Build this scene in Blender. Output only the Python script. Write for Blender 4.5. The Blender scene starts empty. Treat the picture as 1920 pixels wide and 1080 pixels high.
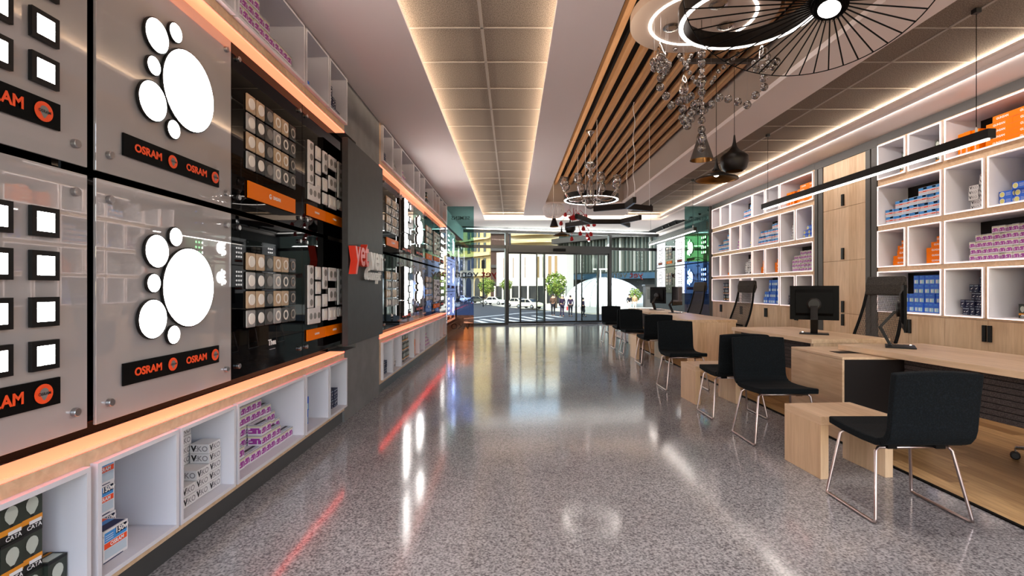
import bpy, math, random
from mathutils import Vector, Matrix
R = math.radians
rnd = random.Random(7)
F, H = 937.0, 1.25                      # focal length in pixels of the 1920 frame, eye height
scene = bpy.context.scene
COL = scene.collection
PI = math.pi

def P(x, y, Y):                          # photo pixel at depth Y -> world point
    return Vector(((x-960)*Y/F, Y, H+(540-y)*Y/F))

# ------------------------------------------------------------------ materials
def lin(c):
    c = c/255.0
    return c/12.92 if c <= .04045 else ((c+.055)/1.055)**2.4
def rgb(h):
    return (lin(int(h[0:2],16)), lin(int(h[2:4],16)), lin(int(h[4:6],16)), 1)
MATS = {}
def mat(name, hexc, rough=.5, metal=0, emit=0, ecol=None, coat=0, spec=.5, trans=0, ior=1.45, sample=True):
    m = bpy.data.materials.new(name); m.use_nodes = True
    b = m.node_tree.nodes['Principled BSDF']
    b.inputs['Base Color'].default_value = rgb(hexc)
    b.inputs['Roughness'].default_value = rough
    b.inputs['Metallic'].default_value = metal
    b.inputs['Coat Weight'].default_value = coat
    b.inputs['Coat Roughness'].default_value = .02
    b.inputs['Specular IOR Level'].default_value = spec
    b.inputs['Transmission Weight'].default_value = trans
    b.inputs['IOR'].default_value = ior
    if emit:
        b.inputs['Emission Color'].default_value = rgb(ecol or hexc)
        b.inputs['Emission Strength'].default_value = emit
        if not sample: m.cycles.emission_sampling = 'NONE'
    MATS[name] = m
    return m
def nodes(m):
    nt = m.node_tree
    return nt, nt.nodes, nt.links, nt.nodes['Principled BSDF']
def noise_col(m, h1, h2, scale, stretch=(1,1,1), detail=4, lo=.35, hi=.65, bump=0, rough_var=None):
    nt, N, L, b = nodes(m)
    tc = N.new('ShaderNodeTexCoord'); mp = N.new('ShaderNodeMapping')
    mp.inputs['Scale'].default_value = stretch
    nz = N.new('ShaderNodeTexNoise'); nz.inputs['Scale'].default_value = scale; nz.inputs['Detail'].default_value = detail
    cr = N.new('ShaderNodeValToRGB')
    cr.color_ramp.elements[0].position = lo; cr.color_ramp.elements[0].color = rgb(h1)
    cr.color_ramp.elements[1].position = hi; cr.color_ramp.elements[1].color = rgb(h2)
    L.new(tc.outputs['Object'], mp.inputs['Vector']); L.new(mp.outputs['Vector'], nz.inputs['Vector'])
    L.new(nz.outputs['Fac'], cr.inputs['Fac']); L.new(cr.outputs['Color'], b.inputs['Base Color'])
    if bump:
        bp = N.new('ShaderNodeBump'); bp.inputs['Strength'].default_value = bump; bp.inputs['Distance'].default_value = .01
        L.new(nz.outputs['Fac'], bp.inputs['Height']); L.new(bp.outputs['Normal'], b.inputs['Normal'])
    return nz, cr

mat('plaster', 'e6dcd9', .85)
mat('grey_wall', '6f6e6e', .6); noise_col(MATS['grey_wall'], '696868', '747373', 6)
mat('charcoal', '3a3a3a', .55); noise_col(MATS['charcoal'], '2b2b2c', '323233', 9)
mat('disc_paint', 'b9a99e', .7)
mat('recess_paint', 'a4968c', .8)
mat('plinth', '3d3d3d', .4)
mat('white_paint', 'eeecf3', .5)
mat('white_shelf', 'd3d0d6', .5)
mat('white_gloss', 'e6e4e6', .3)
mat('black', '060606', .6, spec=.1)
mat('black_satin', '0f0d0d', .4, spec=.3)
mat('black_metal', '1d1a19', .4, metal=.3)
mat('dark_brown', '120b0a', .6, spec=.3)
mat('post_grey', '4a4644', .5)
mat('chrome', 'b8b2ae', .22, metal=1)
mat('rose_steel', 'b9a7a2', .3, metal=1)
mat('steel', 'a9a9ab', .3, metal=1)
mat('aluminium', '3b3c3c', .35, metal=.7)
mat('brass', '8a6438', .3, metal=1)
mat('fabric_black', '0d0f13', .9, spec=.2); noise_col(MATS['fabric_black'], '060a0d', '141a1f', 120, (1,1,1), 3, .45, .8, .15)
mat('fabric_grey', '34302d', .95); noise_col(MATS['fabric_grey'], '231f1d', '4b4642', 160, (1,1,1), 3, .4, .7, .2)
mat('mesh_wire', '3a3431', .6)
mat('felt', '3d3331', .9); noise_col(MATS['felt'], '2d2524', '4d4341', 140, (1,1,1), 3, .4, .7)
mat('plastic_black', '060505', .5, spec=.12)
mat('screen', '060608', .08)
mat('rubber', '151110', .5)
mat('acrylic_grey', 'a6a1a1', .006, spec=.6, coat=1.0); MATS['acrylic_grey'].node_tree.nodes['Principled BSDF'].inputs['Coat IOR'].default_value = 1.85
mat('acrylic_black', '030304', .02, spec=.5, ior=1.2)
mat('acrylic_white', 'f2f2f4', .05, emit=.3, ecol='f4f4ff', sample=False)
mat('led_white', 'ffffff', .5, emit=14, ecol='fffaf6')
mat('led_line', 'ffffff', .5, emit=16.0, ecol='fff4ea')
mat('led_edge', 'ffffff', .5, emit=.85, ecol='ffdcd2')
mat('led_orange', 'ff9a66', .5, emit=.8, ecol='ff9a70')
mat('led_red', 'ff5a3a', .5, emit=15.0, ecol='ff281e'); mat('led_red_soft', 'ff5a3a', .5, emit=5.0, ecol='ff4a38')
mat('lamp_glow', 'ffffff', .5, emit=6.0, ecol='fff6ee')
mat('orange', 'f07800', .5, spec=.1)
mat('osram_orange', 'f0501e', .45)
mat('sign_red', 'e2402e', .35)
mat('sign_white', 'eceaea', .35)
mat('txt_white', 'eeeeee', .5)
mat('txt_grey', '8a8588', .5)
mat('txt_black', '17161a', .5)
mat('plate_white', 'dcd8d8', .35)
mat('plate_silver', '9d9a98', .35, metal=.3)
mat('plate_beige', 'b89d7e', .4)
mat('plate_black', '131212', .35)
mat('plate_dark', '3a3836', .35)
mat('disc_white', 'e9e4dc', .35)
mat('disc_grey', '7d7a77', .4)
mat('ring_grey', 'a8a39c', .3, metal=.4)
# carton inks
mat('c_white', 'dedcdf', .55); mat('c_purple', '9c3796', .5); mat('c_cream', 'cfc7a2', .5); mat('c_dark', '241f2c', .5)
mat('c_sky', '3f8fd6', .5); mat('c_navy', '10204f', .5); mat('c_paleblue', 'b9c8d4', .5); mat('c_red', 'e0503a', .5)
mat('c_green', '2b322a', .45); mat('c_bulb', 'b4bab0', .4); mat('c_amber', 'd68a1e', .5); mat('c_black', '0d0c0c', .5)
mat('c_blue', '2864d2', .5); mat('c_teal', '9fc9d8', .5); mat('c_yellow', 'd8d27a', .5); mat('c_deepnavy', '10163a', .5)
mat('c_viko', 'd9d6d6', .55)

# planked light oak
def wood(name, h1, h2, h3, axis=2, plank=.14, rough=.45, length=None):
    m = mat(name, h1, rough)
    nt, N, L, b = nodes(m)
    tc = N.new('ShaderNodeTexCoord')
    sp = N.new('ShaderNodeSeparateXYZ'); L.new(tc.outputs['Object'], sp.inputs['Vector'])
    st = [9, 9, 9]; st[axis] = .9
    mp = N.new('ShaderNodeMapping'); mp.inputs['Scale'].default_value = st
    L.new(tc.outputs['Object'], mp.inputs['Vector'])
    nz = N.new('ShaderNodeTexNoise'); nz.inputs['Scale'].default_value = 3.2; nz.inputs['Detail'].default_value = 6; nz.inputs['Distortion'].default_value = .6
    L.new(mp.outputs['Vector'], nz.inputs['Vector'])
    cr = N.new('ShaderNodeValToRGB')
    cr.color_ramp.elements[0].position = .3; cr.color_ramp.elements[0].color = rgb(h1)
    cr.color_ramp.elements[1].position = .72; cr.color_ramp.elements[1].color = rgb(h2)
    L.new(nz.outputs['Fac'], cr.inputs['Fac'])
    # plank tone
    other = [i for i in range(3) if i != axis]
    add = N.new('ShaderNodeMath'); add.operation = 'ADD'
    L.new(sp.outputs[other[0]], add.inputs[0]); L.new(sp.outputs[other[1]], add.inputs[1])
    dv = N.new('ShaderNodeMath'); dv.operation = 'DIVIDE'; dv.inputs[1].default_value = plank; L.new(add.outputs[0], dv.inputs[0])
    fl = N.new('ShaderNodeMath'); fl.operation = 'FLOOR'; L.new(dv.outputs[0], fl.inputs[0])
    src = fl
    if length:
        d2 = N.new('ShaderNodeMath'); d2.operation = 'DIVIDE'; d2.inputs[1].default_value = length; L.new(sp.outputs[axis], d2.inputs[0])
        ml = N.new('ShaderNodeMath'); ml.operation = 'MULTIPLY_ADD'; ml.inputs[1].default_value = .37; L.new(fl.outputs[0], ml.inputs[0]); L.new(d2.outputs[0], ml.inputs[2])
        f2 = N.new('ShaderNodeMath'); f2.operation = 'FLOOR'; L.new(ml.outputs[0], f2.inputs[0])
        ad = N.new('ShaderNodeMath'); ad.operation = 'MULTIPLY_ADD'; ad.inputs[1].default_value = 13.7; L.new(f2.outputs[0], ad.inputs[0]); L.new(fl.outputs[0], ad.inputs[2])
        src = ad
    wn = N.new('ShaderNodeTexWhiteNoise'); wn.noise_dimensions = '1D'; L.new(src.outputs[0], wn.inputs['W'])
    mx = N.new('ShaderNodeMix'); mx.data_type = 'RGBA'; mx.blend_type = 'MULTIPLY'
    r2 = N.new('ShaderNodeValToRGB'); r2.color_ramp.elements[0].color = rgb(h3); r2.color_ramp.elements[1].color = (1,1,1,1)
    L.new(wn.outputs['Value'], r2.inputs['Fac'])
    mx.inputs['Factor'].default_value = 1
    L.new(cr.outputs['Color'], mx.inputs['A']); L.new(r2.outputs['Color'], mx.inputs['B'])
    L.new(mx.outputs['Result'], b.inputs['Base Color'])
    return m
wood('oak', 'cdad8d', 'e3c6a4', 'efe8df', 2, .16)
wood('oak_h', 'caaa8a', 'dfc2a1', 'efe8df', 1, .3)
wood('oak_floor', 'a98257', 'd3af7c', 'b9ab9a', 1, .13, .35, 1.1)
wood('slat_oak', 'c0956b', 'd8ae83', 'dfd5cb', 1, .4, .5)

# terrazzo floor
m = mat('terrazzo', '7f7b80', .16, spec=.5)
nt, N, L, b = nodes(m)
tc = N.new('ShaderNodeTexCoord')
n1 = N.new('ShaderNodeTexNoise'); n1.inputs['Scale'].default_value = 95; n1.inputs['Detail'].default_value = 3
c1 = N.new('ShaderNodeValToRGB'); e = c1.color_ramp.elements
e[0].position = .34; e[0].color = rgb('625f62'); e[1].position = .50; e[1].color = rgb('979496')
x = e.new(.66); x.color = rgb('b9b6b6')
n2 = N.new('ShaderNodeTexNoise'); n2.inputs['Scale'].default_value = 2.2; n2.inputs['Detail'].default_value = 5
c2 = N.new('ShaderNodeValToRGB'); c2.color_ramp.elements[0].color = rgb('cfcccb'); c2.color_ramp.elements[1].color = rgb('ffffff')
mx = N.new('ShaderNodeMix'); mx.data_type = 'RGBA'; mx.blend_type = 'MULTIPLY'; mx.inputs['Factor'].default_value = 1
for n_ in (n1, n2): L.new(tc.outputs['Object'], n_.inputs['Vector'])
L.new(n1.outputs['Fac'], c1.inputs['Fac']); L.new(n2.outputs['Fac'], c2.inputs['Fac'])
L.new(c1.outputs['Color'], mx.inputs['A']); L.new(c2.outputs['Color'], mx.inputs['B']); L.new(mx.outputs['Result'], b.inputs['Base Color'])
r3 = N.new('ShaderNodeMapRange'); r3.inputs['To Min'].default_value = .08; r3.inputs['To Max'].default_value = .15
L.new(n2.outputs['Fac'], r3.inputs['Value']); L.new(r3.outputs['Result'], b.inputs['Roughness'])

mat('acoustic', '9d9389', .95); noise_col(MATS['acoustic'], '5b5148', '8c8073', 150, (1,.6,1), 4, .34, .64, .05)
mat('t_bar', '948b82', .6)

def glassy(name, tint, gloss=.08, rough=0.0, blend=0.35):
    m = bpy.data.materials.new(name); m.use_nodes = True
    nt = m.node_tree; N = nt.nodes; L = nt.links
    N.remove(N['Principled BSDF']); out = N['Material Output']
    t = N.new('ShaderNodeBsdfTransparent'); t.inputs['Color'].default_value = rgb(tint)
    g = N.new('ShaderNodeBsdfGlossy'); g.inputs['Roughness'].default_value = rough
    lw = N.new('ShaderNodeLayerWeight'); lw.inputs['Blend'].default_value = blend
    ml = N.new('ShaderNodeMath'); ml.operation = 'MULTIPLY_ADD'; ml.inputs[1].default_value = .8; ml.inputs[2].default_value = gloss
    ml.use_clamp = True
    mx = N.new('ShaderNodeMixShader')
    L.new(lw.outputs['Fresnel'], ml.inputs[0]); L.new(ml.outputs[0], mx.inputs['Fac'])
    L.new(t.outputs[0], mx.inputs[1]); L.new(g.outputs[0], mx.inputs[2]); L.new(mx.outputs[0], out.inputs['Surface'])
    MATS[name] = m
    return m
glassy('glass', 'e6eae8', .0, 0, .12)
glassy('tint_green', 'cfe0cf', .02, 0, .12); glassy('tint_teal', 'a9cbc8', .03, 0, .12); glassy('tint_blue', 'bccaec', .02, 0, .12)
glassy('tint_orange', 'efbea4', .03, 0, .12); glassy('tint_lilac', 'cbc8dc', .05, 0, .12); glassy('tint_deepgreen', '9ac9a4', .02, 0, .12); glassy('tint_deepblue', '93b0e0', .02, 0, .12)
glassy('smoke_glass', 'e3dad5', .14, .05, .4); glassy('clear_glass', 'efe9e6', .2, .15, .35); glassy('smoke_dark', 'a39c9c', .16, .05, .4)

# exterior
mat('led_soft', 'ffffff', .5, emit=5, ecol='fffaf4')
mat('asphalt', '3b3b40', .9); noise_col(MATS['asphalt'], '17171b', '222227', 1.5)
mat('road_paint', '9a9a98', .8); mat('pavement', '9a958a', .9); mat('concrete_dark', '3a3735', .8)
mat('stone', 'c9b489', .9); noise_col(MATS['stone'], 'a8905f', 'b9a272', 1.2)
mat('brick', '3a2820', .9); mat('render_white', 'c9c3b2', .9); mat('tan_strip', '7d6545', .9); mat('cream_band', 'b9a478', .9)
mat('win_dark', '2a2b2c', .15); mat('win_blue', '2c4152', .12, spec=.6); mat('fin_grey', '50544e', .6); mat('fin_pale', '9a9c96', .6); mat('curtain_glass', '2f3836', .15, spec=.5)
mat('dome_white', 'e8eef0', .25, coat=.4)
mat('leaf', '5f7d2e', .7); noise_col(MATS['leaf'], '34501a', '76832a', 1.6)
mat('bark', '4f3f31', .9)
mat('car_white', 'e4e2da', .25, coat=.5); mat('car_cream', 'd9d1b4', .25, coat=.5); mat('car_dark', '33352e', .25, coat=.5); mat('car_glass', '1d2124', .08)
mat('skin', 'b98a6e', .6); mat('cloth_brown', '4d3526', .9); mat('cloth_purple', '1c0c26', .9); mat('cloth_dark', '0d0b12', .9); mat('cloth_tan', '9a7a5a', .9); mat('cloth_cream', 'd9d2c8', .9); mat('hair_dark', '201812', .8); mat('hair_grey', 'cfc8c0', .8)
mat('petal', 'b3141c', .4); mat('decal_red', 'b5202a', .5); mat('decal_grey', 'a9adb3', .5)

# ------------------------------------------------------------------ mesh builder
class MB:
    def __init__(s):
        s.v = []; s.f = []; s.fm = []; s.mats = []; s.sm = []; s.M = Matrix(); s.smooth = False
    def add(s, vs, fs, m):
        if m not in s.mats: s.mats.append(m)
        k = s.mats.index(m); o = len(s.v)
        s.v += [s.M @ Vector(p) for p in vs]
        for f in fs:
            s.f.append([i+o for i in f]); s.fm.append(k); s.sm.append(s.smooth)
        return s
    def box(s, x0, x1, y0, y1, z0, z1, m):
        v = [(x0,y0,z0),(x1,y0,z0),(x1,y1,z0),(x0,y1,z0),(x0,y0,z1),(x1,y0,z1),(x1,y1,z1),(x0,y1,z1)]
        return s.add(v, [(0,3,2,1),(4,5,6,7),(0,1,5,4),(1,2,6,5),(2,3,7,6),(3,0,4,7)], m)
    def poly(s, pts, m):
        return s.add(pts, [list(range(len(pts)))], m)
    def prism(s, pts, axis, a0, a1, m):            # pts: 2D outline in the two other axes
        n = len(pts)
        def q(p, a):
            return (a,p[0],p[1]) if axis == 0 else (p[0],a,p[1]) if axis == 1 else (p[0],p[1],a)
        v = [q(p,a0) for p in pts] + [q(p,a1) for p in pts]
        return s.add(v, [list(range(n))[::-1], [n+i for i in range(n)]] + [(i,(i+1)%n,n+(i+1)%n,n+i) for i in range(n)], m)
    def lathe(s, prof, m, c=(0,0,0), seg=20, ax=None):
        c = Vector(c); v = []; f = []; n = len(prof)
        rot = Matrix() if ax is None else Vector((0,0,1)).rotation_difference(Vector(ax)).to_matrix().to_4x4()
        for r, z in prof:
            for k in range(seg):
                a = 2*PI*k/seg
                v.append(c + (rot @ Vector((r*math.cos(a), r*math.sin(a), z))))
        for i in range(n-1):
            for k in range(seg):
                k2 = (k+1) % seg
                f.append((i*seg+k, i*seg+k2, (i+1)*seg+k2, (i+1)*seg+k))
        if prof[0][0] > 1e-6: f.append([k for k in range(seg)][::-1])
        if prof[-1][0] > 1e-6: f.append([(n-1)*seg+k for k in range(seg)])
        return s.add(v, f, m)
    def open_lathe(s, prof, m, c=(0,0,0), seg=20):
        k0 = len(s.f); s.lathe(prof, m, c, seg)
        while len(s.f[-1]) == seg and seg > 4 and len(s.f) > k0:
            s.f.pop(); s.fm.pop(); s.sm.pop()
        return s
    def ball(s, c, r, m, seg=12, rings=7, sz=1):
        return s.lathe([(max(r*math.sin(PI*i/rings), 1e-7 if i in (0,rings) else 0), -r*sz*math.cos(PI*i/rings)) for i in range(rings+1)], m, c, seg)
    def tube(s, pts, r, m, seg=8, closed=False):
        pts = [Vector(p) for p in pts]; n = len(pts); v = []; f = []
        rs = r if isinstance(r, (list, tuple)) else [r]*n
        up = None
        for i, p in enumerate(pts):
            a = pts[i-1] if (i > 0 or closed) else p; b_ = pts[(i+1) % n] if (i < n-1 or closed) else p
            t = (b_-a).normalized()
            if up is None:
                up = Vector((0,0,1)) if abs(t.z) < .9 else Vector((1,0,0))
            x = t.cross(up).normalized(); up = x.cross(t).normalized()
            for k in range(seg):
                an = 2*PI*k/seg
                v.append(p + rs[i]*(math.cos(an)*x + math.sin(an)*up))
        for i in range(n if closed else n-1):
            j = (i+1) % n
            for k in range(seg):
                k2 = (k+1) % seg
                f.append((i*seg+k, i*seg+k2, j*seg+k2, j*seg+k))
        if not closed:
            f.append([k for k in range(seg)][::-1]); f.append([(n-1)*seg+k for k in range(seg)])
        return s.add(v, f, m)
    def text(s, t, size, M, m, ext=0, bold=.0, shear=0):
        vs, fs = text_geo(t, size, ext, bold, shear)
        return s.add([M @ Vector(p) for p in vs], fs, m)
    def mesh(s, name):
        me = bpy.data.meshes.new(name)
        me.from_pydata([tuple(p) for p in s.v], [], s.f)
        for k in s.mats: me.materials.append(MATS[k])
        me.polygons.foreach_set('material_index', s.fm)
        me.polygons.foreach_set('use_smooth', s.sm)
        me.update()
        return me
    def obj(s, name, parent=None, bevel=0, label=None, center=True):
        o = None
        if parent is None and center and s.v:
            xs = [p.x for p in s.v]; ys = [p.y for p in s.v]; zs = [p.z for p in s.v]
            c = Vector(((min(xs)+max(xs))/2, (min(ys)+max(ys))/2, min(zs)))
            s.v = [p-c for p in s.v]
            o = bpy.data.objects.new(name, s.mesh(name)); o.location = c
        else:
            o = bpy.data.objects.new(name, s.mesh(name))
        COL.objects.link(o)
        if parent is not None: o.parent = parent
        if bevel:
            b = o.modifiers.new('soft_edge', 'BEVEL'); b.width = bevel; b.segments = 2; b.limit_method = 'ANGLE'; b.angle_limit = R(40)
        if label: o['label'] = label
        return o

_TXT = {}
def text_geo(t, size, ext=0, bold=0, shear=0):
    k = (t, ext/size, bold, shear)
    if k not in _TXT:
        cu = bpy.data.curves.new('lettering', 'FONT'); cu.body = t; cu.size = 1; cu.align_x = 'CENTER'; cu.align_y = 'CENTER'
        cu.extrude = ext/size/2; cu.offset = bold; cu.shear = shear; cu.resolution_u = 3
        ob = bpy.data.objects.new('lettering', cu); COL.objects.link(ob)
        dg = bpy.context.evaluated_depsgraph_get(); ev = ob.evaluated_get(dg); me = ev.to_mesh()
        _TXT[k] = ([tuple(v.co) for v in me.vertices], [list(p.vertices) for p in me.polygons])
        ev.to_mesh_clear(); bpy.data.objects.remove(ob); bpy.data.curves.remove(cu)
    vs, fs = _TXT[k]
    return [(x*size, y*size, z*size) for x, y, z in vs], fs
def upright(x, y, z, sx=1):                # text laid in local x (right) / z (up), facing -y
    return Matrix.Translation((x,y,z)) @ Matrix.Rotation(R(90), 4, 'X') @ Matrix.Diagonal((sx,1,1,1))

USED = {}
def tag(o, label=None, cat=None, group=None, kind=None):
    if label: o['label'] = label
    if cat: o['category'] = cat
    if group: o['group'] = group
    if kind: o['kind'] = kind
    return o
def thing(name, label, cat, loc=(0,0,0), rz=0, group=None):
    o = bpy.data.objects.new(name, None); COL.objects.link(o)
    o.location = loc; o.rotation_euler = (0,0,rz); o.empty_display_size = .1
    return tag(o, label, cat, group)
def copy_tree(o, parent=None):
    c = o.copy(); COL.objects.link(c)
    if parent is not None: c.parent = parent
    for ch in list(o.children): copy_tree(ch, c)
    return c
def place(proto, loc, rz, label, group=None):
    if proto.get('_used'):
        o = copy_tree(proto)
    else:
        o = proto; proto['_used'] = 1
    o.location = loc; o.rotation_euler = (0,0,rz); o['label'] = label
    if group: o['group'] = group
    return o
PROTOS = []
def cleanup():
    for o in scene.objects:
        if '_used' in o.keys(): del o['_used']

class Side:                                   # a wall frame: u to the viewer's right, v up, out of the wall
    def __init__(s, side, X, Y, z=0):
        s.L = side == 'L'; s.X = X; s.Y = Y; s.z = z; s.rz = R(90) if s.L else R(-90)
    def at(s, u, v, out=0):
        return Vector((s.X+out, s.Y+u, s.z+v)) if s.L else Vector((s.X-out, s.Y-u, s.z+v))
ORD = ['first','second','third','fourth','fifth','sixth','seventh','eighth','ninth','tenth','eleventh','twelfth','thirteenth','fourteenth','fifteenth','sixteenth']
# ================================================================== room shell
def struct(name, mb, bevel=0, label=None):
    o = mb.obj(name, None, bevel); o['kind'] = 'structure'
    if label: o['label'] = label
    return o
ZC = 3.21
XL, XR = -1.5625, 4.76
# facade line, skewed against the shop axis
FA = Vector((-1.276, 16.8)); FD = Vector((6.566, 1.5)).normalized(); FRZ = math.atan2(FD.y, FD.x)
def f_u(x):                                   # facade coordinate seen at photo column x
    t = (x-960)/F
    return (t*FA.y-FA.x)/(FD.x-t*FD.y)
def f_at(u, out=0, z=0): return Vector((FA.x+FD.x*u+FD.y*out, FA.y+FD.y*u-FD.x*out, z))
def fy(X): return FA.y+FD.y/FD.x*(X-FA.x)

mb = MB(); yb = -2.6
mb.prism([(-2.1,yb),(5.6,yb),(5.6,fy(5.6)),(-2.1,fy(-2.1))], 2, -.12, 0, 'terrazzo')
struct('floor', mb)
mb = MB(); mb.box(2.67, 4.76, yb, 14.3, .0005, .006, 'oak_floor'); struct('floor_oak', mb)
mb = MB(); mb.box(2.645, 2.67, yb, 14.3, .0005, .008, 'black'); mb.box(2.645, 4.76, 14.3, 14.325, .0005, .008, 'black'); struct('trim_1', mb)
# left wall: recess backing, grey pier, front bay
mb = MB(); mb.box(-2.1, -2.0, yb, 17, 0, 3.9, 'grey_wall'); struct('wall_left', mb)
mb = MB()
for z0, z1 in ((0,.66),(2.705,ZC)): mb.box(-2.0, XL, 4.655, 5.88, z0, z1, 'grey_wall')
mb.box(-2.0, -1.74, 4.66, 5.88, .66, 2.705, 'grey_wall')
mb.box(-2.0, XL, 5.0, 5.88, .66, 2.705, 'grey_wall')
struct('wall_pier', mb)
mb = MB(); mb.box(-2.0, -1.715, yb, 4.655, .66, 2.76, 'acrylic_black'); struct('wall_recess', mb)
mb = MB(); mb.box(-2.0, -1.715, 5.88, 16.5, .66, 2.76, 'acrylic_black'); struct('wall_recess_street', mb)
mb = MB(); mb.box(-2.0, -1.60, 12.0, 16.6, 0, .3, 'charcoal'); mb.box(-2.0, -1.62, 11.95, 16.6, 2.82, ZC, 'white_paint'); struct('wall_front_bay', mb)
# right wall
mb = MB(); mb.box(5.35, 5.5, yb, 18.4, 0, 3.9, 'plaster'); mb.box(5.13, 5.35, yb, 12.0, 0, ZC, 'plaster'); struct('wall_right', mb)
mb = MB(); mb.box(5.26, 5.35, 12.0, 18.3, 0, 3.1, 'charcoal'); struct('wall_right_bay', mb)
mb = MB(); mb.box(-2.1, 5.5, yb-.1, yb, -.1, .3, 'plaster'); mb.box(-2.1, 5.5, yb-.1, yb, 3.15, 3.9, 'plaster')  # unseen window wall, put in to let sky light fill the room
for x in (-2.0, .45, 2.9, 5.3): mb.box(x-.08, x+.08, yb-.1, yb, .3, 3.15, 'aluminium')
struct('wall_back', mb)

# ------------------------------------------------------------------ ceiling
YE = 14.4
mb = MB(); mb.box(-2.0, -.785, yb, YE, ZC, ZC+.03, 'plaster'); mb.box(-2.0, -.97, yb, YE, ZC+.03, 3.36, 'plaster')
struct('ceiling_soffit_left', mb)
mb = MB(); mb.box(4.27, 5.35, yb, YE, ZC, ZC+.045, 'plaster'); mb.box(4.5, 5.35, yb, YE, ZC+.045, 3.36, 'plaster')
mb.box(4.16, 4.27, yb, YE-.12, ZC+.05, ZC+.075, 'plaster'); mb.box(4.27, 4.5, yb, YE, ZC+.05, ZC+.075, 'plaster')
struct('ceiling_soffit_right', mb)
mb = MB()
mb.prism([(-2.0,YE),(4.71,YE),(4.71,fy(4.71)-.9),(-1.25,fy(-1.25)-.9),(-2.0,fy(-2)-.9)], 2, ZC, ZC+.03, 'plaster')
mb.prism([(5.12,YE),(5.35,YE),(5.35,fy(5.35)),(-2.0,fy(-2)),(-2.0,fy(-2)-.45),(5.12,fy(5.12)-.45)], 2, ZC, ZC+.03, 'plaster')
mb.box(-2.0, 5.35, YE, YE+.03, ZC+.0305, 3.36, 'plaster')
struct('ceiling_front_bay', mb)
mb = MB()
mb.prism([(4.71,12.0),(5.12,12.0),(5.12,fy(5.12)-.45),(4.71,fy(4.71)-.9)], 2, ZC+.02, ZC+.05, 'black')
mb.prism([(-1.6,fy(-1.6)-.9),(4.71,fy(4.71)-.9),(5.12,fy(5.12)-.45),(-1.6,fy(-1.6)-.45)], 2, ZC+.004, ZC+.05, 'black')
mb.box(4.72, 5.11, YE, YE+.04, ZC+.01, 3.36, 'black')
struct('ceiling_track_slot', mb)
mb = MB()
mb.box(.31, .77, yb, 13.5, ZC, ZC+.03, 'plaster'); mb.box(2.58, 3.03, yb, 13.5, ZC, ZC+.03, 'plaster')
mb.box(.77, 2.58, 11.55, 13.5, ZC, ZC+.03, 'plaster')
mb.box(.49, .52, yb, 13.32, ZC+.03, 3.4, 'plaster'); mb.box(2.82, 2.85, yb, 13.32, ZC+.03, 3.4, 'plaster'); mb.box(.49, 2.85, 13.3, 13.32, ZC+.03, 3.4, 'plaster')
struct('ceiling_island', mb)
mb = MB()                                      # slatted recess: sides and dark top
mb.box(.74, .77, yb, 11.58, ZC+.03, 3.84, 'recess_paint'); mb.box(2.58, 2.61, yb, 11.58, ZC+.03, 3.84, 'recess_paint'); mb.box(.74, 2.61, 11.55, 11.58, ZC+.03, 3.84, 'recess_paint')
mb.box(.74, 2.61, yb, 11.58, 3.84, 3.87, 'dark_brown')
mb.box(2.55, 2.58, yb, 11.55, ZC, ZC+.05, 'plaster')
struct('ceiling_recess', mb)
mb = MB()
for i in range(11):
    x = .81+i*.163
    mb.box(x, x+.058, yb, 11.53, 3.63, 3.715, 'slat_oak')
struct('ceiling_slats', mb)
mb = MB(); mb.box(-.97, .49, yb, 14.0, 3.31, 3.33, 'acoustic'); mb.box(2.85, 4.5, yb, 14.0, 3.31, 3.33, 'acoustic'); mb.box(.49,2.85,13.32,14.0,3.31,3.33,'acoustic')
struct('ceiling_tiles', mb)
mb = MB()
for xc in (-.238, 3.455): mb.box(xc-.012, xc+.012, yb, 13.95, 3.304, 3.31, 't_bar')
y = 3.953 - .6*10
while y < 13.9:
    if y > yb:
        mb.box(-.96, .485, y-.007, y+.007, 3.304, 3.31, 't_bar'); mb.box(2.86, 4.48, y-.007, y+.007, 3.304, 3.31, 't_bar')
    y += .6
struct('ceiling_tile_grid', mb)
mb = MB(); mb.box(-2.1, 5.5, yb-.1, 19, 3.9, 4.0, 'concrete_dark'); mb.box(.0,3.0,yb,14.4,3.88,3.9,'concrete_dark'); struct('roof', mb)

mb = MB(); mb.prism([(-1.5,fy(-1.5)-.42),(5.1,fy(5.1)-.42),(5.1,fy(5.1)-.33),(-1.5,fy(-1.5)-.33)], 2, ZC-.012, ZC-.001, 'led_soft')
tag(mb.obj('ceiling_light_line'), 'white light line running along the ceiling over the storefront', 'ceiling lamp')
# cove lighting: real LED lines lying behind the lips, and one added wall fill
def area(name, loc, sx, sy, power, col, rot=(0,0,0), spread=180):
    l = bpy.data.lights.new(name, 'AREA'); l.shape = 'RECTANGLE'; l.size = sx; l.size_y = sy; l.energy = power; l.color = col
    l.spread = R(spread)
    o = bpy.data.objects.new(name, l); COL.objects.link(o); o.location = loc; o.rotation_euler = rot
    return o
WARM = (1, .80, .60)
LY = YE-yb
CP = 80
area('cove_led', (-.93, (yb+YE)/2, 3.25), .02, LY-.3, CP, WARM, (0,R(-105),0))
area('cove_led', (.455, (yb+13.5)/2, 3.25), .02, LY-1.2, CP, WARM, (0,R(105),0))
area('cove_led', (4.235, (yb+YE)/2, 3.293), .01, LY-.4, CP*1.1, WARM, (0,R(100),0))
area('cove_led', (4.36, (yb+YE)/2, 3.258), .008, LY-.3, 25, WARM, (0,R(90),0))
area('cove_led', (1.7, 13.6, 3.26), 4.6, .02, 45, WARM, (R(97),0,0))
area('added_wall_fill', (4.245, (yb+12)/2, 3.2), .02, 14.2, 36, (1,.93,.86), (0,R(-36),0))  # added fill brightening the right shelving, turned away from view
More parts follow.
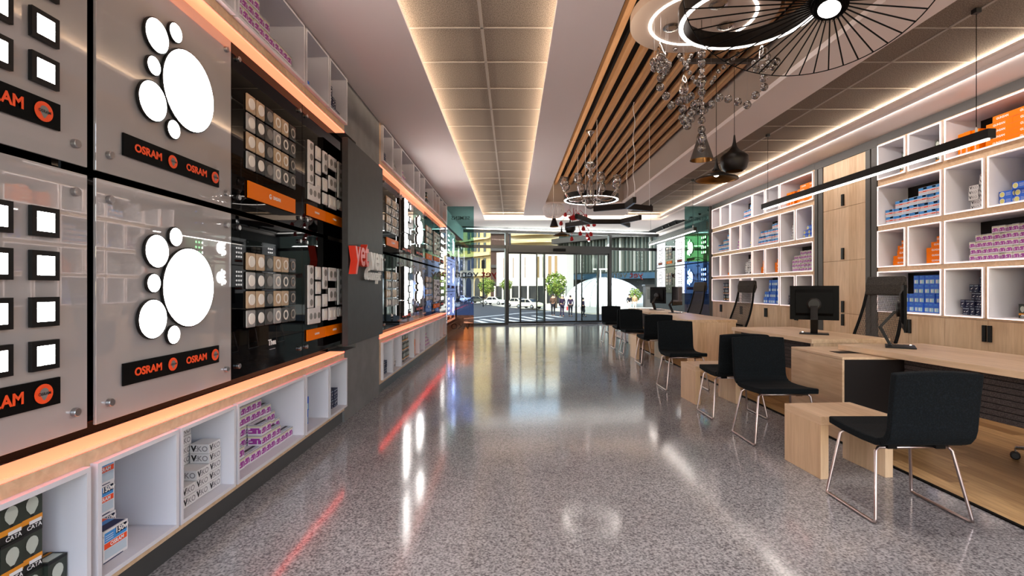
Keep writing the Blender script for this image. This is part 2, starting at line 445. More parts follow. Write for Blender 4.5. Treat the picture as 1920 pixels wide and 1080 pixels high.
area('recess_led', (.80, (yb+11.5)/2, 3.27), .02, 13.8, 26, WARM, (0,R(-158),0))

c_ = f_at(3.3, -.25, 2.78); area('added_bay_fill', c_, 6, .04, 320, (1,.98,.96), (R(191.5),0,FRZ))  # added fill whitening the front bay ceiling; no fitting stands here
# ------------------------------------------------------------------ storefront
def fbox(mb, u0, u1, z0, z1, m, d=.1, off=0):
    mb.box(u0, u1, -d/2+off, d/2+off, z0, z1, m)
uL, uP1, uP2, uR = f_u(853), f_u(949.5), f_u(1143), f_u(1232)
def fobj(name, mb, parent=None, **k):
    o = mb.obj(name, parent, center=False, **k)
    if parent is None:
        o.location = (FA.x, FA.y, 0); o.rotation_euler = (0,0,FRZ); o['kind'] = 'structure'
    return o
def window(name, ua, ub):
    mb = MB()
    fbox(mb, ua, ub, 2.60, 2.70, 'aluminium', .12); fbox(mb, ua, ub, .0, .07, 'aluminium', .12); fbox(mb, ua, ub, 3.12, 3.2, 'aluminium', .12)
    fr = fobj(name, mb)
    g = MB(); fbox(g, ua, ub, .07, 2.60, 'glass', .012); g.obj('glass_pane', fr)
    g = MB(); fbox(g, ua, ub, 2.70, 3.12, 'glass', .012); g.obj('transom_glass', fr)
    return fr
w1 = window('window_1', uL, uP1-.05); w2 = window('window_2', uP2+.05, uR)
for n_, u in (('post', uL), ('post', uP1)):
    mb = MB(); fbox(mb, u-.05, u+.05, 0, 3.2, 'aluminium', .16); mb.obj(n_, w1, bevel=.004)
for u in (uP2, uR):
    mb = MB(); fbox(mb, u-.05, u+.05, 0, 3.2, 'aluminium', .16); mb.obj('post', w2, bevel=.004)
mb = MB(); fbox(mb, uP1+.05, uP2-.05, 2.47, 2.72, 'aluminium', .22); fbox(mb, uP1+.05, uP2-.05, 0, .02, 'aluminium', .2); fbox(mb, uP1+.05, uP2-.05, 3.12, 3.2, 'aluminium', .12)
d1 = fobj('door_1', mb)
g = MB(); fbox(g, uP1+.05, uP2-.05, 2.72, 3.12, 'glass', .012); g.obj('transom_glass', d1)
um = f_u(1047)
mb = MB(); fbox(mb, um-.22, um+.22, 2.52, 2.62, 'plastic_black', .06, -.13); mb.obj('motion_sensor', d1, bevel=.01)
cols = [f_u(x) for x in (953, 976, 1005.5, 1020.5, 1079.7, 1091.7, 1121, 1140)]
for a, b_, off in ((0,1,0),(1,3,.05),(2,3,-.05),(3,4,.0),(4,6,-.05),(5,6,.05),(6,7,0)):
    ua, ub = cols[a], cols[b_]
    mb = MB()
    for u in (ua, ub): fbox(mb, u-.02, u+.02, .03, 2.47, 'aluminium', .035, off)
    fbox(mb, ua, ub, .03, .1, 'aluminium', .035, off); fbox(mb, ua, ub, 2.42, 2.47, 'aluminium', .035, off)
    lf = mb.obj('door_leaf', d1)
    g = MB(); fbox(g, ua+.02, ub-.02, .1, 2.42, 'glass', .01, off); g.obj('glass_pane', lf)
# lettering on the fixed panes (reads from the street)
for ux, nm in ((f_u(899), w1), (f_u(1178), w2)):
    for t, du, mt in (('yet', .33, 'decal_red'), ('ven', -.33, 'decal_grey')):
        mb = MB(); mb.text(t, .40, Matrix.Translation((ux+du, .02, 1.72)) @ Matrix.Rotation(R(180),4,'Z') @ Matrix.Rotation(R(90),4,'X') @ Matrix.Diagonal((1.05,.8,1,1)), mt, .004, .015)
        mb.obj('window_lettering', nm)
# outside step
mb = MB(); mb.prism([(-3,16.4+.3),(6,18.7+.1),(6,19.2),(-3,17.2)], 2, -1.3, -.02, 'concrete_dark'); struct('trim_2', mb)

# coloured glass blades with the makers' names, read from the street side
def blade(loc_x0, loc_x1, Y, bands, texts, label, mats=None, post=None):
    t = thing('tinted_glass_screen', label, 'glass screen', ((loc_x0+loc_x1)/2, Y, 0))
    w = (loc_x1-loc_x0)/2
    for z0, z1, m_ in bands:
        mb = MB(); mb.box(-w, w, -.006, .006, z0, z1, m_); mb.obj('glass_band', t)
    for s_, z, size in texts:
        mb = MB(); mb.text(s_, size, Matrix.Translation((0,.008,z)) @ Matrix.Rotation(R(180),4,'Z') @ Matrix.Rotation(R(90),4,'X'), 'txt_grey' if s_ != 'VIKO' else 'txt_black', .002, .01)
        mb.obj('etched_lettering', t)
    if post is not None:
        mb = MB(); mb.box(post-.03, post+.03, -.04, .04, 0, 3.2, 'post_grey'); mb.obj('side_post', t, bevel=.003)
    return t
b1 = blade(-1.55, -.914, 11.95, ((2.14,3.2,'tint_teal'),(1.99,2.14,'tint_green'),(.60,1.99,'tint_blue'),(.0,.60,'tint_orange')),
      (('SIEMENS',2.92,.12),('VIKO',.32,.2),('PHILIPS',.9,.1)), 'clear glass screen banded teal, blue and orange at end of dark display wall')
b2 = blade(4.13, 4.75, 11.95, ((2.55,3.2,'tint_teal'),(1.885,2.55,'tint_deepgreen'),(.86,1.885,'tint_deepblue'),(.0,.86,'tint_lilac')),
      (('SIEMENS',2.9,.12),('PHILIPS',.95,.1)), 'tall glass screen of teal, green and blue behind the desks', post=.30)
mb = MB(); mb.tube([(.28*math.cos(a*PI/16), .008, 1.7+.28*math.sin(a*PI/16)) for a in range(32)], .008, 'txt_grey', 5, True); mb.obj('etched_ring', b2)
# ================================================================== product cartons
def face(mb, w, d, h, which, x0, x1, z0, z1, m, e=.0006):
    """a printed patch on one face; x,z as fractions of that face"""
    if which == 'f':
        a, b_ = -w/2+x0*w, -w/2+x1*w; pts = [(a,-e,z0*h),(b_,-e,z0*h),(b_,-e,z1*h),(a,-e,z1*h)]
    elif which == 'l':
        a, b_ = d-x0*d, d-x1*d; pts = [(-w/2-e,a,z0*h),(-w/2-e,b_,z0*h),(-w/2-e,b_,z1*h),(-w/2-e,a,z1*h)]
    elif which == 'r':
        a, b_ = x0*d, x1*d; pts = [(w/2+e,a,z0*h),(w/2+e,b_,z0*h),(w/2+e,b_,z1*h),(w/2+e,a,z1*h)]
    else:
        a, b_ = -w/2+x0*w, -w/2+x1*w; pts = [(a,z0*d,h+e),(b_,z0*d,h+e),(b_,z1*d,h+e),(a,z1*d,h+e)]
    mb.poly(pts, m)
def ftext(mb, w, d, h, which, x, z, t, size, m, bold=.02, sx=1):
    T = {'f': Matrix.Translation((-w/2+x*w, -.0012, z*h)),
         'l': Matrix.Translation((-w/2-.0012, d-x*d, z*h)) @ Matrix.Rotation(R(-90),4,'Z'),
         'r': Matrix.Translation((w/2+.0012, x*d, z*h)) @ Matrix.Rotation(R(90),4,'Z')}[which]
    mb.text(t, size, T @ Matrix.Rotation(R(90),4,'X') @ Matrix.Diagonal((sx,1,1,1)), m, 0, bold)
BOX = {}
def carton(kind, w, d, h, base, desc, fn):
    mb = MB(); mb.box(-w/2, w/2, 0, d, 0, h, base); fn(mb, w, d, h)
    BOX[kind] = (mb.mesh('product_carton'), w, d, h, desc)
def d_purple(mb, w, d, h):
    for s in 'flr':
        face(mb,w,d,h,s,0,1,.9,.95,'c_dark'); face(mb,w,d,h,s,0,1,.74,.86,'c_cream')
        face(mb,w,d,h,s,.04,.96,.14,.52,'c_purple'); face(mb,w,d,h,s,.2,.86,.52,.68,'c_purple'); face(mb,w,d,h,s,.1,.34,.3,.4,'c_white',.0012); face(mb,w,d,h,s,.66,.73,.14,.52,'c_white',.0012)
    face(mb,w,d,h,'t',0,1,.35,.6,'c_dark'); face(mb,w,d,h,'t',.1,.9,.05,.3,'c_paleblue')
carton('purple', .064, .09, .066, 'c_white', 'purple-white carton', d_purple)
def d_viko(mb, w, d, h):
    for s in 'flr':
        L_ = w if s == 'f' else d
        ftext(mb,w,d,h,s,.2,.52,'V',h*.85,'txt_black',.05); ftext(mb,w,d,h,s,.62,.5,':KO',h*.78,'txt_grey',.02)
        face(mb,w,d,h,s,0,1,0,.03,'disc_grey')
carton('viko', .105, .10, .05, 'c_viko', 'white grey-lettered carton', d_viko)
def d_osram(mb, w, d, h):
    for s in 'flr':
        face(mb,w,d,h,s,.05,.95,.62,.93,'c_sky'); face(mb,w,d,h,s,.5,.95,.72,.94,'c_navy'); face(mb,w,d,h,s,.04,.96,.42,.6,'osram_orange')
        face(mb,w,d,h,s,.05,.95,.1,.4,'c_paleblue'); face(mb,w,d,h,s,.0,.8,0,.03,'c_navy')
        ftext(mb,w,d,h,s,.74,.83,'150w',.03,'txt_white',.04); ftext(mb,w,d,h,s,.55,.51,'OSRAM',.021,'txt_white',.03)
        for k in range(3): face(mb,w,d,h,s,.08,.4,.68+.07*k,.7+.07*k,'c_white',.001)
    face(mb,w,d,h,'t',.05,.95,.05,.45,'c_navy'); face(mb,w,d,h,'t',.05,.95,.45,.7,'c_sky'); face(mb,w,d,h,'t',.05,.95,.7,.9,'osram_orange')
carton('osram', .125, .11, .125, 'c_white', 'blue-and-orange lamp carton', d_osram)
def d_cata(mb, w, d, h):
    for s in 'flr':
        face(mb,w,d,h,s,0,1,0,.2,'c_black'); face(mb,w,d,h,s,0,1,.2,.34,'c_amber'); face(mb,w,d,h,s,.35,.95,.16,.25,'c_white',.0012)
        face(mb,w,d,h,s,0,1,.93,1,'c_black')
        ftext(mb,w,d,h,s,.6,.08,'CATA',.02,'txt_white',.01)
        n = 14; pts = []
        for i in range(n):
            a = 2*PI*i/n; x = .5+.3*math.cos(a); z = .66+.2*math.sin(a)
            if z < .55: x = .5+(x-.5)*.55; z -= .07
            pts.append((x,z))
        q = {'f': lambda x,z: (-w/2+x*w,-.001,z*h), 'l': lambda x,z: (-w/2-.001,d-x*d,z*h), 'r': lambda x,z: (w/2+.001,x*d,z*h)}[s]
        mb.poly([q(*p) for p in pts], 'c_bulb'); face(mb,w,d,h,s,.43,.57,.34,.42,'c_black',.0012)
    face(mb,w,d,h,'t',.1,.9,.1,.6,'c_bulb'); face(mb,w,d,h,'t',0,1,.7,.85,'c_amber')
carton('cata', .073, .073, .132, 'c_green', 'dark green bulb carton', d_cata)
def d_orange(n):
    def fn(mb, w, d, h):
        for s in 'flr' if n else 'f':
            ftext(mb,w,d,h,s,.5,.5,'GUNSAN' if s == 'f' else 'GNS',h*.5,'txt_white',.02)
        for s in 'flr': face(mb,w,d,h,s,0,1,0,.025,'c_red')
    return fn
carton('orange_long', .27, .12, .06, 'orange', 'long orange carton', d_orange(0))
carton('orange_mid', .2, .12, .06, 'orange', 'mid-length orange carton', d_orange(0))
carton('orange_short', .13, .12, .06, 'orange', 'short orange carton', d_orange(0))
def d_orange_up(mb, w, d, h):
    for s in 'fl':
        T = Matrix.Translation((0,-.0012,h*.3)) if s == 'f' else Matrix.Translation((-w/2-.0012,d/2,h*.3)) @ Matrix.Rotation(R(-90),4,'Z')
        mb.text('GUNSAN', w*.35, T @ Matrix.Rotation(R(90),4,'X') @ Matrix.Rotation(R(90),4,'Z'), 'txt_white', 0, .02)
carton('orange_up', .075, .1, .24, 'orange', 'upright orange carton', d_orange_up)
def d_navy(mb, w, d, h):
    for s in 'flr':
        face(mb,w,d,h,s,.08,.92,.8,.86,'c_paleblue'); face(mb,w,d,h,s,.1,.5,.1,.16,'c_paleblue')
        q = {'f': lambda x,z: (-w/2+x*w,-.001,z*h), 'l': lambda x,z: (-w/2-.001,d-x*d,z*h), 'r': lambda x,z: (w/2+.001,x*d,z*h)}[s]
        mb.poly([q(.2,.4),(q(.5,.38)),q(.85,.62),q(.45,.5)], 'c_white')
carton('navy', .05, .075, .08, 'c_deepnavy', 'navy swoosh-marked carton', d_navy)
def d_flat(mb, w, d, h):
    for s in 'flr':
        k = w if s == 'f' else d
        q = {'f': lambda x,z: (-w/2+x*k,-.001,z), 'l': lambda x,z: (-w/2-.001,d-x*k,z), 'r': lambda x,z: (w/2+.001,x*k,z)}[s]
        for r_, mt, e in ((.42,'c_white',0),(.34,'c_yellow',1)):
            c_ = (.24*k, h*.5)
            pts = [((c_[0]+r_*h*math.cos(2*PI*i/12))/k, c_[1]+r_*h*math.sin(2*PI*i/12)) for i in range(12)]
            P_ = [q(*p) for p in pts]
            if e: P_ = [tuple(c+(-.0006 if (i == 1 and s == 'f') or (i == 0 and s == 'l') else .0006 if (i == 0 and s == 'r') else 0) for i, c in enumerate(p)) for p in P_]
            mb.poly(P_, mt)
        for j in range(3): face(mb,w,d,h,s,.52,.9,.3+.18*j,.36+.18*j,'c_paleblue')
carton('flat_blue', .127, .12, .064, 'c_blue', 'flat blue round-emblem carton', d_flat)
def d_tall(mb, w, d, h):
    for s in 'flr':
        face(mb,w,d,h,s,.12,.88,.1,.52,'c_teal'); face(mb,w,d,h,s,.2,.45,.15,.47,'c_white',.001); face(mb,w,d,h,s,.1,.6,.8,.9,'c_sky')
carton('tall_blue', .075, .09, .108, 'c_blue', 'bright blue carton', d_tall)
def d_light(mb, w, d, h):
    for s in 'flr':
        face(mb,w,d,h,s,0,.98,.62,.97,'c_sky'); face(mb,w,d,h,s,.55,.95,.72,.94,'c_navy'); face(mb,w,d,h,s,.03,.97,.36,.52,'c_red'); face(mb,w,d,h,s,.03,.97,.06,.3,'c_paleblue'); face(mb,w,d,h,s,.1,.5,.42,.48,'c_white',.001)
    face(mb,w,d,h,'t',.05,.95,.05,.5,'c_sky'); face(mb,w,d,h,'t',.05,.95,.5,.8,'c_red')
carton('light_blue', .125, .11, .09, 'c_white', 'white-blue-red carton', d_light)
CARTON_CAT = 'carton'
KINDNAME = {'purple':'halogen_lamp_carton','viko':'switch_carton','osram':'floodlight_lamp_carton','cata':'bulb_carton','navy':'navy_carton','flat_blue':'flat_blue_carton','tall_blue':'blue_carton','light_blue':'tube_lamp_carton'}
def put_carton(kind, loc, rz, label, group):
    me = BOX[kind][0]
    o = bpy.data.objects.new(KINDNAME.get(kind, 'orange_carton'), me); COL.objects.link(o)
    o.location = loc; o.rotation_euler = (0,0,rz)
    return tag(o, label, CARTON_CAT, group)
LAY = ['bottom','second','third','fourth','fifth','sixth','seventh','eighth']
def fill(W, u0, u1, z0, out, kind, heights, where, anchor='l', gap=.002, offs=None):
    """stack cartons in columns; heights run along the wall to the viewer's right. where = cubby phrase"""
    me, w, d, h, desc = BOX[kind]
    n = len(heights); u = u0+.012 if anchor == 'l' else u1-.012-n*(w+gap)
    for i, hh in enumerate(heights):
        o_ = out+(offs[i] if offs else 0)
        col = i if W.L else n-1-i                  # counted towards the street on both walls
        for k in range(hh):
            loc = W.at(u+w/2+i*(w+gap), z0+.001+k*(h+.0008), o_ + rnd.uniform(-.004,.004)*(1 if W.L else 4))
            lay = 'lone ' if hh == 1 and n == 1 else ('top' if k == hh-1 and hh > 1 else LAY[k])
            one = f'{desc}, {lay} of {ORD[col]} stack streetward, {where}' if n > 1 else f'{desc}, {lay} of stack, {where}'
            put_carton(kind, loc, W.rz, one.replace('lone  of', 'alone,'), f'{desc}s, {where}')
def rows(W, u0, u1, z0, out, kinds, where, anchor='r'):
    """long cartons piled one on another, each layer a list of kinds laid from the anchored side"""
    z = z0+.001
    for k, layer in enumerate(kinds):
        u = u1-.012 if anchor == 'r' else u0+.012
        hmax = 0
        for j, kind in enumerate(layer):
            me, w, d, h, desc = BOX[kind]
            uc = u-w/2 if anchor == 'r' else u+w/2
            put_carton(kind, W.at(uc, z, out+rnd.uniform(-.004,.004)), W.rz, f'{desc}, {LAY[k]} layer, {ORD[j]} along from shop rear, {where}' if len(layer) > 1 else f'{desc}, {LAY[k]} layer of pile, {where}', f'orange cartons, {where}')
            u = u-w-.002 if anchor == 'r' else u+w+.002
            hmax = max(hmax, h)
        z += hmax+.0008
# ================================================================== shelving with white cubbies
def cubby(mb, u0, u1, z0, z1, depth=.36, out=.03, t=.018, m='white_paint', bm=None):
    """hollow box opening towards -y, front edge standing out of the wood face"""
    mb.box(u0, u1, -out, depth, z0, z0+t, m); mb.box(u0, u1, -out, depth, z1-t, z1, m)
    mb.box(u0, u0+t, -out, depth, z0+t, z1-t, m); mb.box(u1-t, u1, -out, depth, z0+t, z1-t, m)
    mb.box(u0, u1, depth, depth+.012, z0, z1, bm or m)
def ring_edge(mb, u0, u1, z0, z1, y, t, m):
    mb.box(u0, u1, y-.005, y, z0, z0+t, m); mb.box(u0, u1, y-.005, y, z1-t, z1, m)
    mb.box(u0, u0+t, y-.005, y, z0+t, z1-t, m); mb.box(u1-t, u1, y-.005, y, z0+t, z1-t, m)
def wood_face(mb, U0, U1, Z0, Z1, bands, m, d=.02):
    """face board with openings: bands = [(z0,z1,[(u0,u1)..])] bottom to top"""
    z = Z0
    for a, b_, ops in bands:
        mb.box(U0, U1, 0, d, z, a, m)
        u = U0
        for x0, x1 in ops:
            if x0 > u: mb.box(u, x0, 0, d, a, b_, m)
            u = x1
        if U1 > u: mb.box(u, U1, 0, d, a, b_, m)
        z = b_
    mb.box(U0, U1, 0, d, z, Z1, m)

A_CUB = [(.95,1.82),(1.85,2.30),(2.315,2.775),(2.795,3.70),(3.725,4.19),(4.21,4.652)]
B_CUB = [(5.95,6.42),(6.45,6.92),(6.95,7.8),(7.83,8.28),(8.31,8.77),(8.8,9.7),(9.73,10.1),(10.12,10.56),(10.59,11.1),(11.13,11.72)]
def left_unit(low, cubs, Y0, Y1, label):
    zb, zt = (.11, .65) if low else (2.705, ZC)
    c0, c1 = (.15, .60) if low else (2.765, 3.195)
    W = Side('L', XL, Y0, 0)
    t = thing('cubby_shelf', label, 'wall shelf', W.at(0, 0), W.rz)
    mb = MB(); ops = [(a-Y0, b_-Y0) for a, b_ in cubs]
    wood_face(mb, 0, Y1-Y0, zb, zt, [(c0, c1, ops)], 'oak_h'); mb.obj('face_board', t)
    for a, b_ in ops:
        mb = MB(); cubby(mb, a, b_, c0, c1, m='white_shelf'); mb.obj('cubby', t)
    L = Y1-Y0
    mb = MB()
    if low:
        mb.box(0, L, .0, .135, .65, .66, 'led_orange'); t2 = mb.obj('led_ledge', t)
        mb = MB(); mb.box(0, L, -.0006, 0, .650, .6602, 'led_red'); mb.obj('led_lip', t)
        mb = MB(); mb.box(0, L, .02, .06, 0, .11, 'plinth'); mb.obj('plinth', t)
    else:
        mb.box(0, L, .0, .135, 2.695, 2.705, 'led_orange'); mb.obj('led_ledge', t)
        mb = MB(); mb.box(0, L, -.0006, 0, 2.6948, 2.705, 'led_red_soft'); mb.obj('led_lip', t)
    return t
left_unit(1, A_CUB, .5, 4.655, 'low oak shelf with white cubbies under rear display wall')
left_unit(0, A_CUB, .5, 4.655, 'high oak shelf with white cubbies over rear display wall')
left_unit(1, B_CUB, 5.88, 11.85, 'low oak shelf with white cubbies under street-end display wall')
left_unit(0, B_CUB, 5.88, 11.85, 'high oak shelf with white cubbies over street-end display wall')
WL = Side('L', XL, 0, 0)
def lw(i, hi, b): return f"{ORD[i]} {'high' if hi else 'low'} cubby, {'street-end' if b else 'rear'} display wall"
zl, zh, dp = .168, 2.783, -.05
# cubbies of the rear display wall
def low(i, hi, kind, heights, out=-.05, tail='', u1=None, offs=None):
    a, b_ = A_CUB[i]; fill(WL, a+.018, u1 or b_-.012, zh if hi else zl, out, kind, heights, lw(i,hi,0)+tail, 'r', offs=offs)
low(0, 0, 'cata', [3,3,3,3,1], -.045, offs=[0,-.01,.0,-.005,.01])
low(1, 0, 'osram', [3], -.15, ' back', 2.17); low(1, 0, 'osram', [1], -.035, ' front', 2.09)
low(2, 0, 'viko', [8,7], -.15, ' back', 2.68); low(2, 0, 'viko', [2,3,5], -.04, ' front')
low(3, 0, 'purple', [5,5,5,5,5,6,6,6,4,4,3,2], -.15, ' back'); low(3, 0, 'purple', [3,3,2,1,1,1,3,3,2,2,1,1,1], -.05, ' front')
low(4, 0, 'tall_blue', [2], -.06, '', 4.0)
low(5, 0, 'navy', [5,2,2,2,2,2], -.05)
low(3, 1, 'purple', [5,5,5,4,4,3,3,2,2,2,2,2,1], -.03)
low(4, 1, 'tall_blue', [1], -.05, '', 4.0); low(5, 1, 'navy', [4,3,2,2,1,1], -.03)
# street-end display wall
LO = [('navy',[2,2,2,2,2]),('viko',[5,2]),('cata',[3,3,3,3,3,2]),('orange_up',[1,1,1]),('purple',[3,3,2,2]),('purple',[4,4,3,2,2,2,1]),None,('purple',[3,3,2]),('orange_up',[1,1,1]),('orange_up',[1,1,1,1])]
HI = [('navy',[2,2,2,2,1]),('viko',[4,3]),('purple',[3,3,2,2,1,1,1,1]),None,None,('cata',[2,2,1,1]),('orange_up',[1]),('orange_up',[1,1]),('navy',[2,1]),('orange_up',[1,1,1])]
for hi, lst in ((0,LO),(1,HI)):
    for i, e in enumerate(lst):
        if e:
            a, b_ = B_CUB[i]; fill(WL, a+.02, b_-.012, zh if hi else zl, -.04, e[0], e[1], lw(i,hi,1), 'r')

# ------------------------------------------------------------------ right hand bays
RZ = [(.945,1.46),(1.515,1.985),(2.05,2.56),(2.645,3.09)]
TIER = ['low tier','third tier','second tier','top tier']
def bay(Y_far, pattern, label, doors=True):
    n = len(pattern); W = Side('R', XR, Y_far, 0); L = n*1.002
    t = thing('shelving_bay', label, 'shelving', W.at(0,0), W.rz)
    bands = []; cub = {}
    for r, (z0, z1) in enumerate(RZ):
        ops = []
        for c, p in enumerate(pattern):
            full = (p == 'F') == (r % 2 == 1)      # F columns: full cubbies in top and third tiers
            u = c*1.002
            cells = [(u+.022, u+.978)] if full else [(u+.022, u+.47), (u+.52, u+.978)]
            ops += cells
            for k, x in enumerate(cells): cub[(c, r, k)] = x
        bands.append((z0, z1, ops))
    mb = MB(); wood_face(mb, 0, L, .925, 3.11, bands, 'oak_h'); mb.obj('face_board', t)
    for (c, r, k), (x0, x1) in cub.items():
        z0, z1 = RZ[r]
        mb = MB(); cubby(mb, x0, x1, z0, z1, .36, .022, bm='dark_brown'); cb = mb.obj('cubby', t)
        mb = MB(); ring_edge(mb, x0, x1, z0, z1, -.0225, .0065, 'led_edge'); mb.obj('led_edge', cb)
    for c in range(n):
        for k in range(2):
            u = c*1.002+k*.501
            mb = MB(); mb.box(u+.002, u+.499, .0, .02, .1, .922, 'oak'); dr = mb.obj('door', t, bevel=.002)
            mb = MB(); hx = u+.455 if k == 0 else u+.012
            mb.box(hx, hx+.034, -.022, 0, .71, .875, 'black_satin'); mb.obj('handle', dr, bevel=.003)
    mb = MB(); mb.box(0, L, .04, .06, 0, .1, 'plinth'); mb.obj('plinth', t)
    mb = MB(); mb.box(0, L, -.006, .02, 3.11, ZC, 'post_grey'); mb.obj('top_trim', t)
    return W, cub
def tier(i, n, r, b): return f'{ORD[n-1-i]} cubby, {TIER[r]}, {b} bay'
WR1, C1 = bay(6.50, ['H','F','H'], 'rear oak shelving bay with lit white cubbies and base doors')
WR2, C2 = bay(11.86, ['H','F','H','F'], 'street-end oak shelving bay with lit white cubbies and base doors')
def order(C, r):
    ks = sorted([k for k in C if k[1] == r], key=lambda k: C[k][0]); return {k: i for i, k in enumerate(ks)}, len(ks)
def stock(W, C, cell, kind, heights, bname, out=-.07, anchor='r', layers=None, offs=None):
    idx, n = order(C, cell[1]); x0, x1 = C[cell]; z0 = RZ[cell[1]][0]+.018
    wh = tier(idx[cell], n, cell[1], bname)
    if layers: rows(W, x0+.02, x1-.02, z0, out, layers, wh)
    else: fill(W, x0+.02, x1-.02, z0, out, kind, heights, wh, anchor, offs=offs)
OL, OM, OS = 'orange_long','orange_mid','orange_short'
def module(W, C, c, b, sparse=False):
    # an H column (halves on the top and third tiers) followed by an F column
    stock(W, C, (c,3,0), 'cata', [2,3], b); stock(W, C, (c,3,1), 'cata', [2,3], b)
    stock(W, C, (c,2,0), 'light_blue', [2,3,3,3,4,4,4], b)
    stock(W, C, (c,1,0), None, None, b, layers=[[OL],[OL],[OM],[OM],[OS]]); stock(W, C, (c,1,1), None, None, b, layers=[[OL,],[OL],[OL],[OM],[OS]])
    stock(W, C, (c,0,0), 'tall_blue', [1,2,2,4,4,4,4,4,4], b)
    d = c+1
    idx, n = order(C, 3); x0, x1 = C[(d,3,0)]; z0 = RZ[3][0]+.018; wh = tier(idx[(d,3,0)], n, 3, b)
    fill(W, x0+.06, x1, z0, -.07, 'orange_up', [1,1,1], wh, 'l')
    rows(W, x0, x1-.02, z0, -.07, [[OL,OL],[OL,OL],[OL,OL],[OL,OL],[OL,OM]], wh)
    stock(W, C, (d,2,0), 'viko', [5,7], b); stock(W, C, (d,2,1), 'flat_blue', [2,3,5], b)
    stock(W, C, (d,1,0), 'purple', [3,4,4,4,5,5,5,5,5,5,5], b)
    stock(W, C, (d,0,0), 'navy', [2,2,4,4,5,5], b); stock(W, C, (d,0,1), 'cata', [1,2,2], b)
module(WR1, C1, 0, 'rear')
b = 'street-end'
module(WR2, C2, 2, b)
stock(WR2, C2, (0,3,0), 'orange_up', [1,1], b); stock(WR2, C2, (0,3,1), 'viko', [3,4], b)
stock(WR2, C2, (0,2,0), 'light_blue', [2,2,3,3,4,4], b)
stock(WR2, C2, (0,1,0), 'purple', [2,2], b); stock(WR2, C2, (0,1,1), None, None, b, layers=[[OL],[OM],[OM],[OS],[OS]])
stock(WR2, C2, (0,0,0), 'cata', [3,3,3,3,3,3,3], b)
stock(WR2, C2, (1,3,0), 'light_blue', [2,2,3,3], b)
stock(WR2, C2, (1,2,0), 'purple', [3,3,4,4], b); stock(WR2, C2, (1,2,1), 'flat_blue', [2,2], b)
stock(WR2, C2, (1,1,0), 'viko', [5,6,7,7], b)
stock(WR2, C2, (1,0,0), 'navy', [2,2,3], b)

# tall cabinet between the bays
W = Side('R', XR, 7.70, 0)
t = thing('tall_cabinet', 'tall oak cabinet of four stacked doors between the shelving bays', 'cabinet', W.at(0,0), W.rz)
for z0, z1, hz in ((.1,.882,.71),(.886,1.64,.9),(1.644,2.405,1.66),(2.409,3.09,2.43)):
    mb = MB(); mb.box(.06, .98, 0, .02, z0, z1, 'oak'); dr = mb.obj('door', t, bevel=.002)
    mb = MB(); mb.box(.50, .545, -.024, 0, hz, hz+.165, 'black_satin'); mb.obj('handle', dr, bevel=.003)
mb = MB(); mb.box(.0, 1.04, .022, .35, .0, 3.11, 'oak'); mb.obj('carcass', t)
mb = MB(); mb.box(-.148, 1.198, -.006, .02, 3.095, ZC-.002, 'post_grey'); mb.obj('top_trim', t)
for u0, u1 in ((-.145,-.075),(-.05,.055),(.985,1.07),(1.095,1.19)):
    mb = MB(); mb.box(u0, u1, -.012, .02, 0, 3.09, 'post_grey'); mb.obj('side_post', t)
mb = MB(); mb.box(-.15, 1.2, .005, .02, 0, 3.09, 'black'); mb.obj('shadow_gap', t) if False else None

# ================================================================== display panels
GAPY = 0
def lamp_square():
    t = thing('square_lamp', '', 'lamp')
    mb = MB(); s, i, d = .0515, .0335, .014
    for x0, x1, z0, z1 in ((-s,s,-s,-i),(-s,s,i,s),(-s,-i,-i,i),(i,s,-i,i)): mb.box(x0, x1, -d, 0, z0, z1, 'black_satin')
    mb.box(-i, i, -.0115, 0, -i, i, 'black_satin'); mb.obj('frame', t)
    mb = MB(); mb.box(-i, i, -.0135, -.0125, -i, i, 'led_white'); mb.obj('diffuser', t)
    return t
def lamp_slab(w, h):
    t = thing('slab_lamp', '', 'lamp')
    mb = MB(); mb.box(-w/2, w/2, -.04, 0, -h/2, h/2, 'black_satin'); mb.obj('housing', t)
    mb = MB(); mb.box(-w/2+.008, w/2-.008, -.045, -.0405, -h/2+.008, h/2-.008, 'led_white'); mb.obj('diffuser', t)
    return t
def lamp_round(r):
    t = thing('round_lamp', '', 'lamp')
    mb = MB(); mb.smooth = False; mb.lathe([(r-.004,0),(r,.004),(r,.014),(r-.005,.016)], 'black_satin', (0,0,0), 40, (0,-1,0)); mb.obj('housing', t)
    mb = MB(); mb.lathe([(0,0),(r-.006,0),(r-.008,.002),(0,.002)], 'led_white', (0,-.0162,0), 40, (0,-1,0)); mb.obj('diffuser', t)
    return t
def socket(kind):
    plate, disc, ring = kind
    t = thing('socket_plate', '', 'wall socket')
    mb = MB(); mb.box(-.0525, .0525, -.012, 0, -.054, .054, plate); mb.obj('plate', t, bevel=.006)
    mb = MB()
    if ring: mb.lathe([(.034,0),(.036,.004),(.03,.006),(.024,.003),(.024,0)], disc, (0,-.012,0), 20, (0,-1,0)); mb.lathe([(0,0),(.023,0),(.02,.002),(0,.002)], plate, (0,-.0142,0), 16, (0,-1,0))
    else: mb.lathe([(.036,0),(.034,.006),(0,.008)], disc, (0,-.012,0), 20, (0,-1,0))
    mb.obj('socket_ring' if ring else 'rocker', t)
    return t
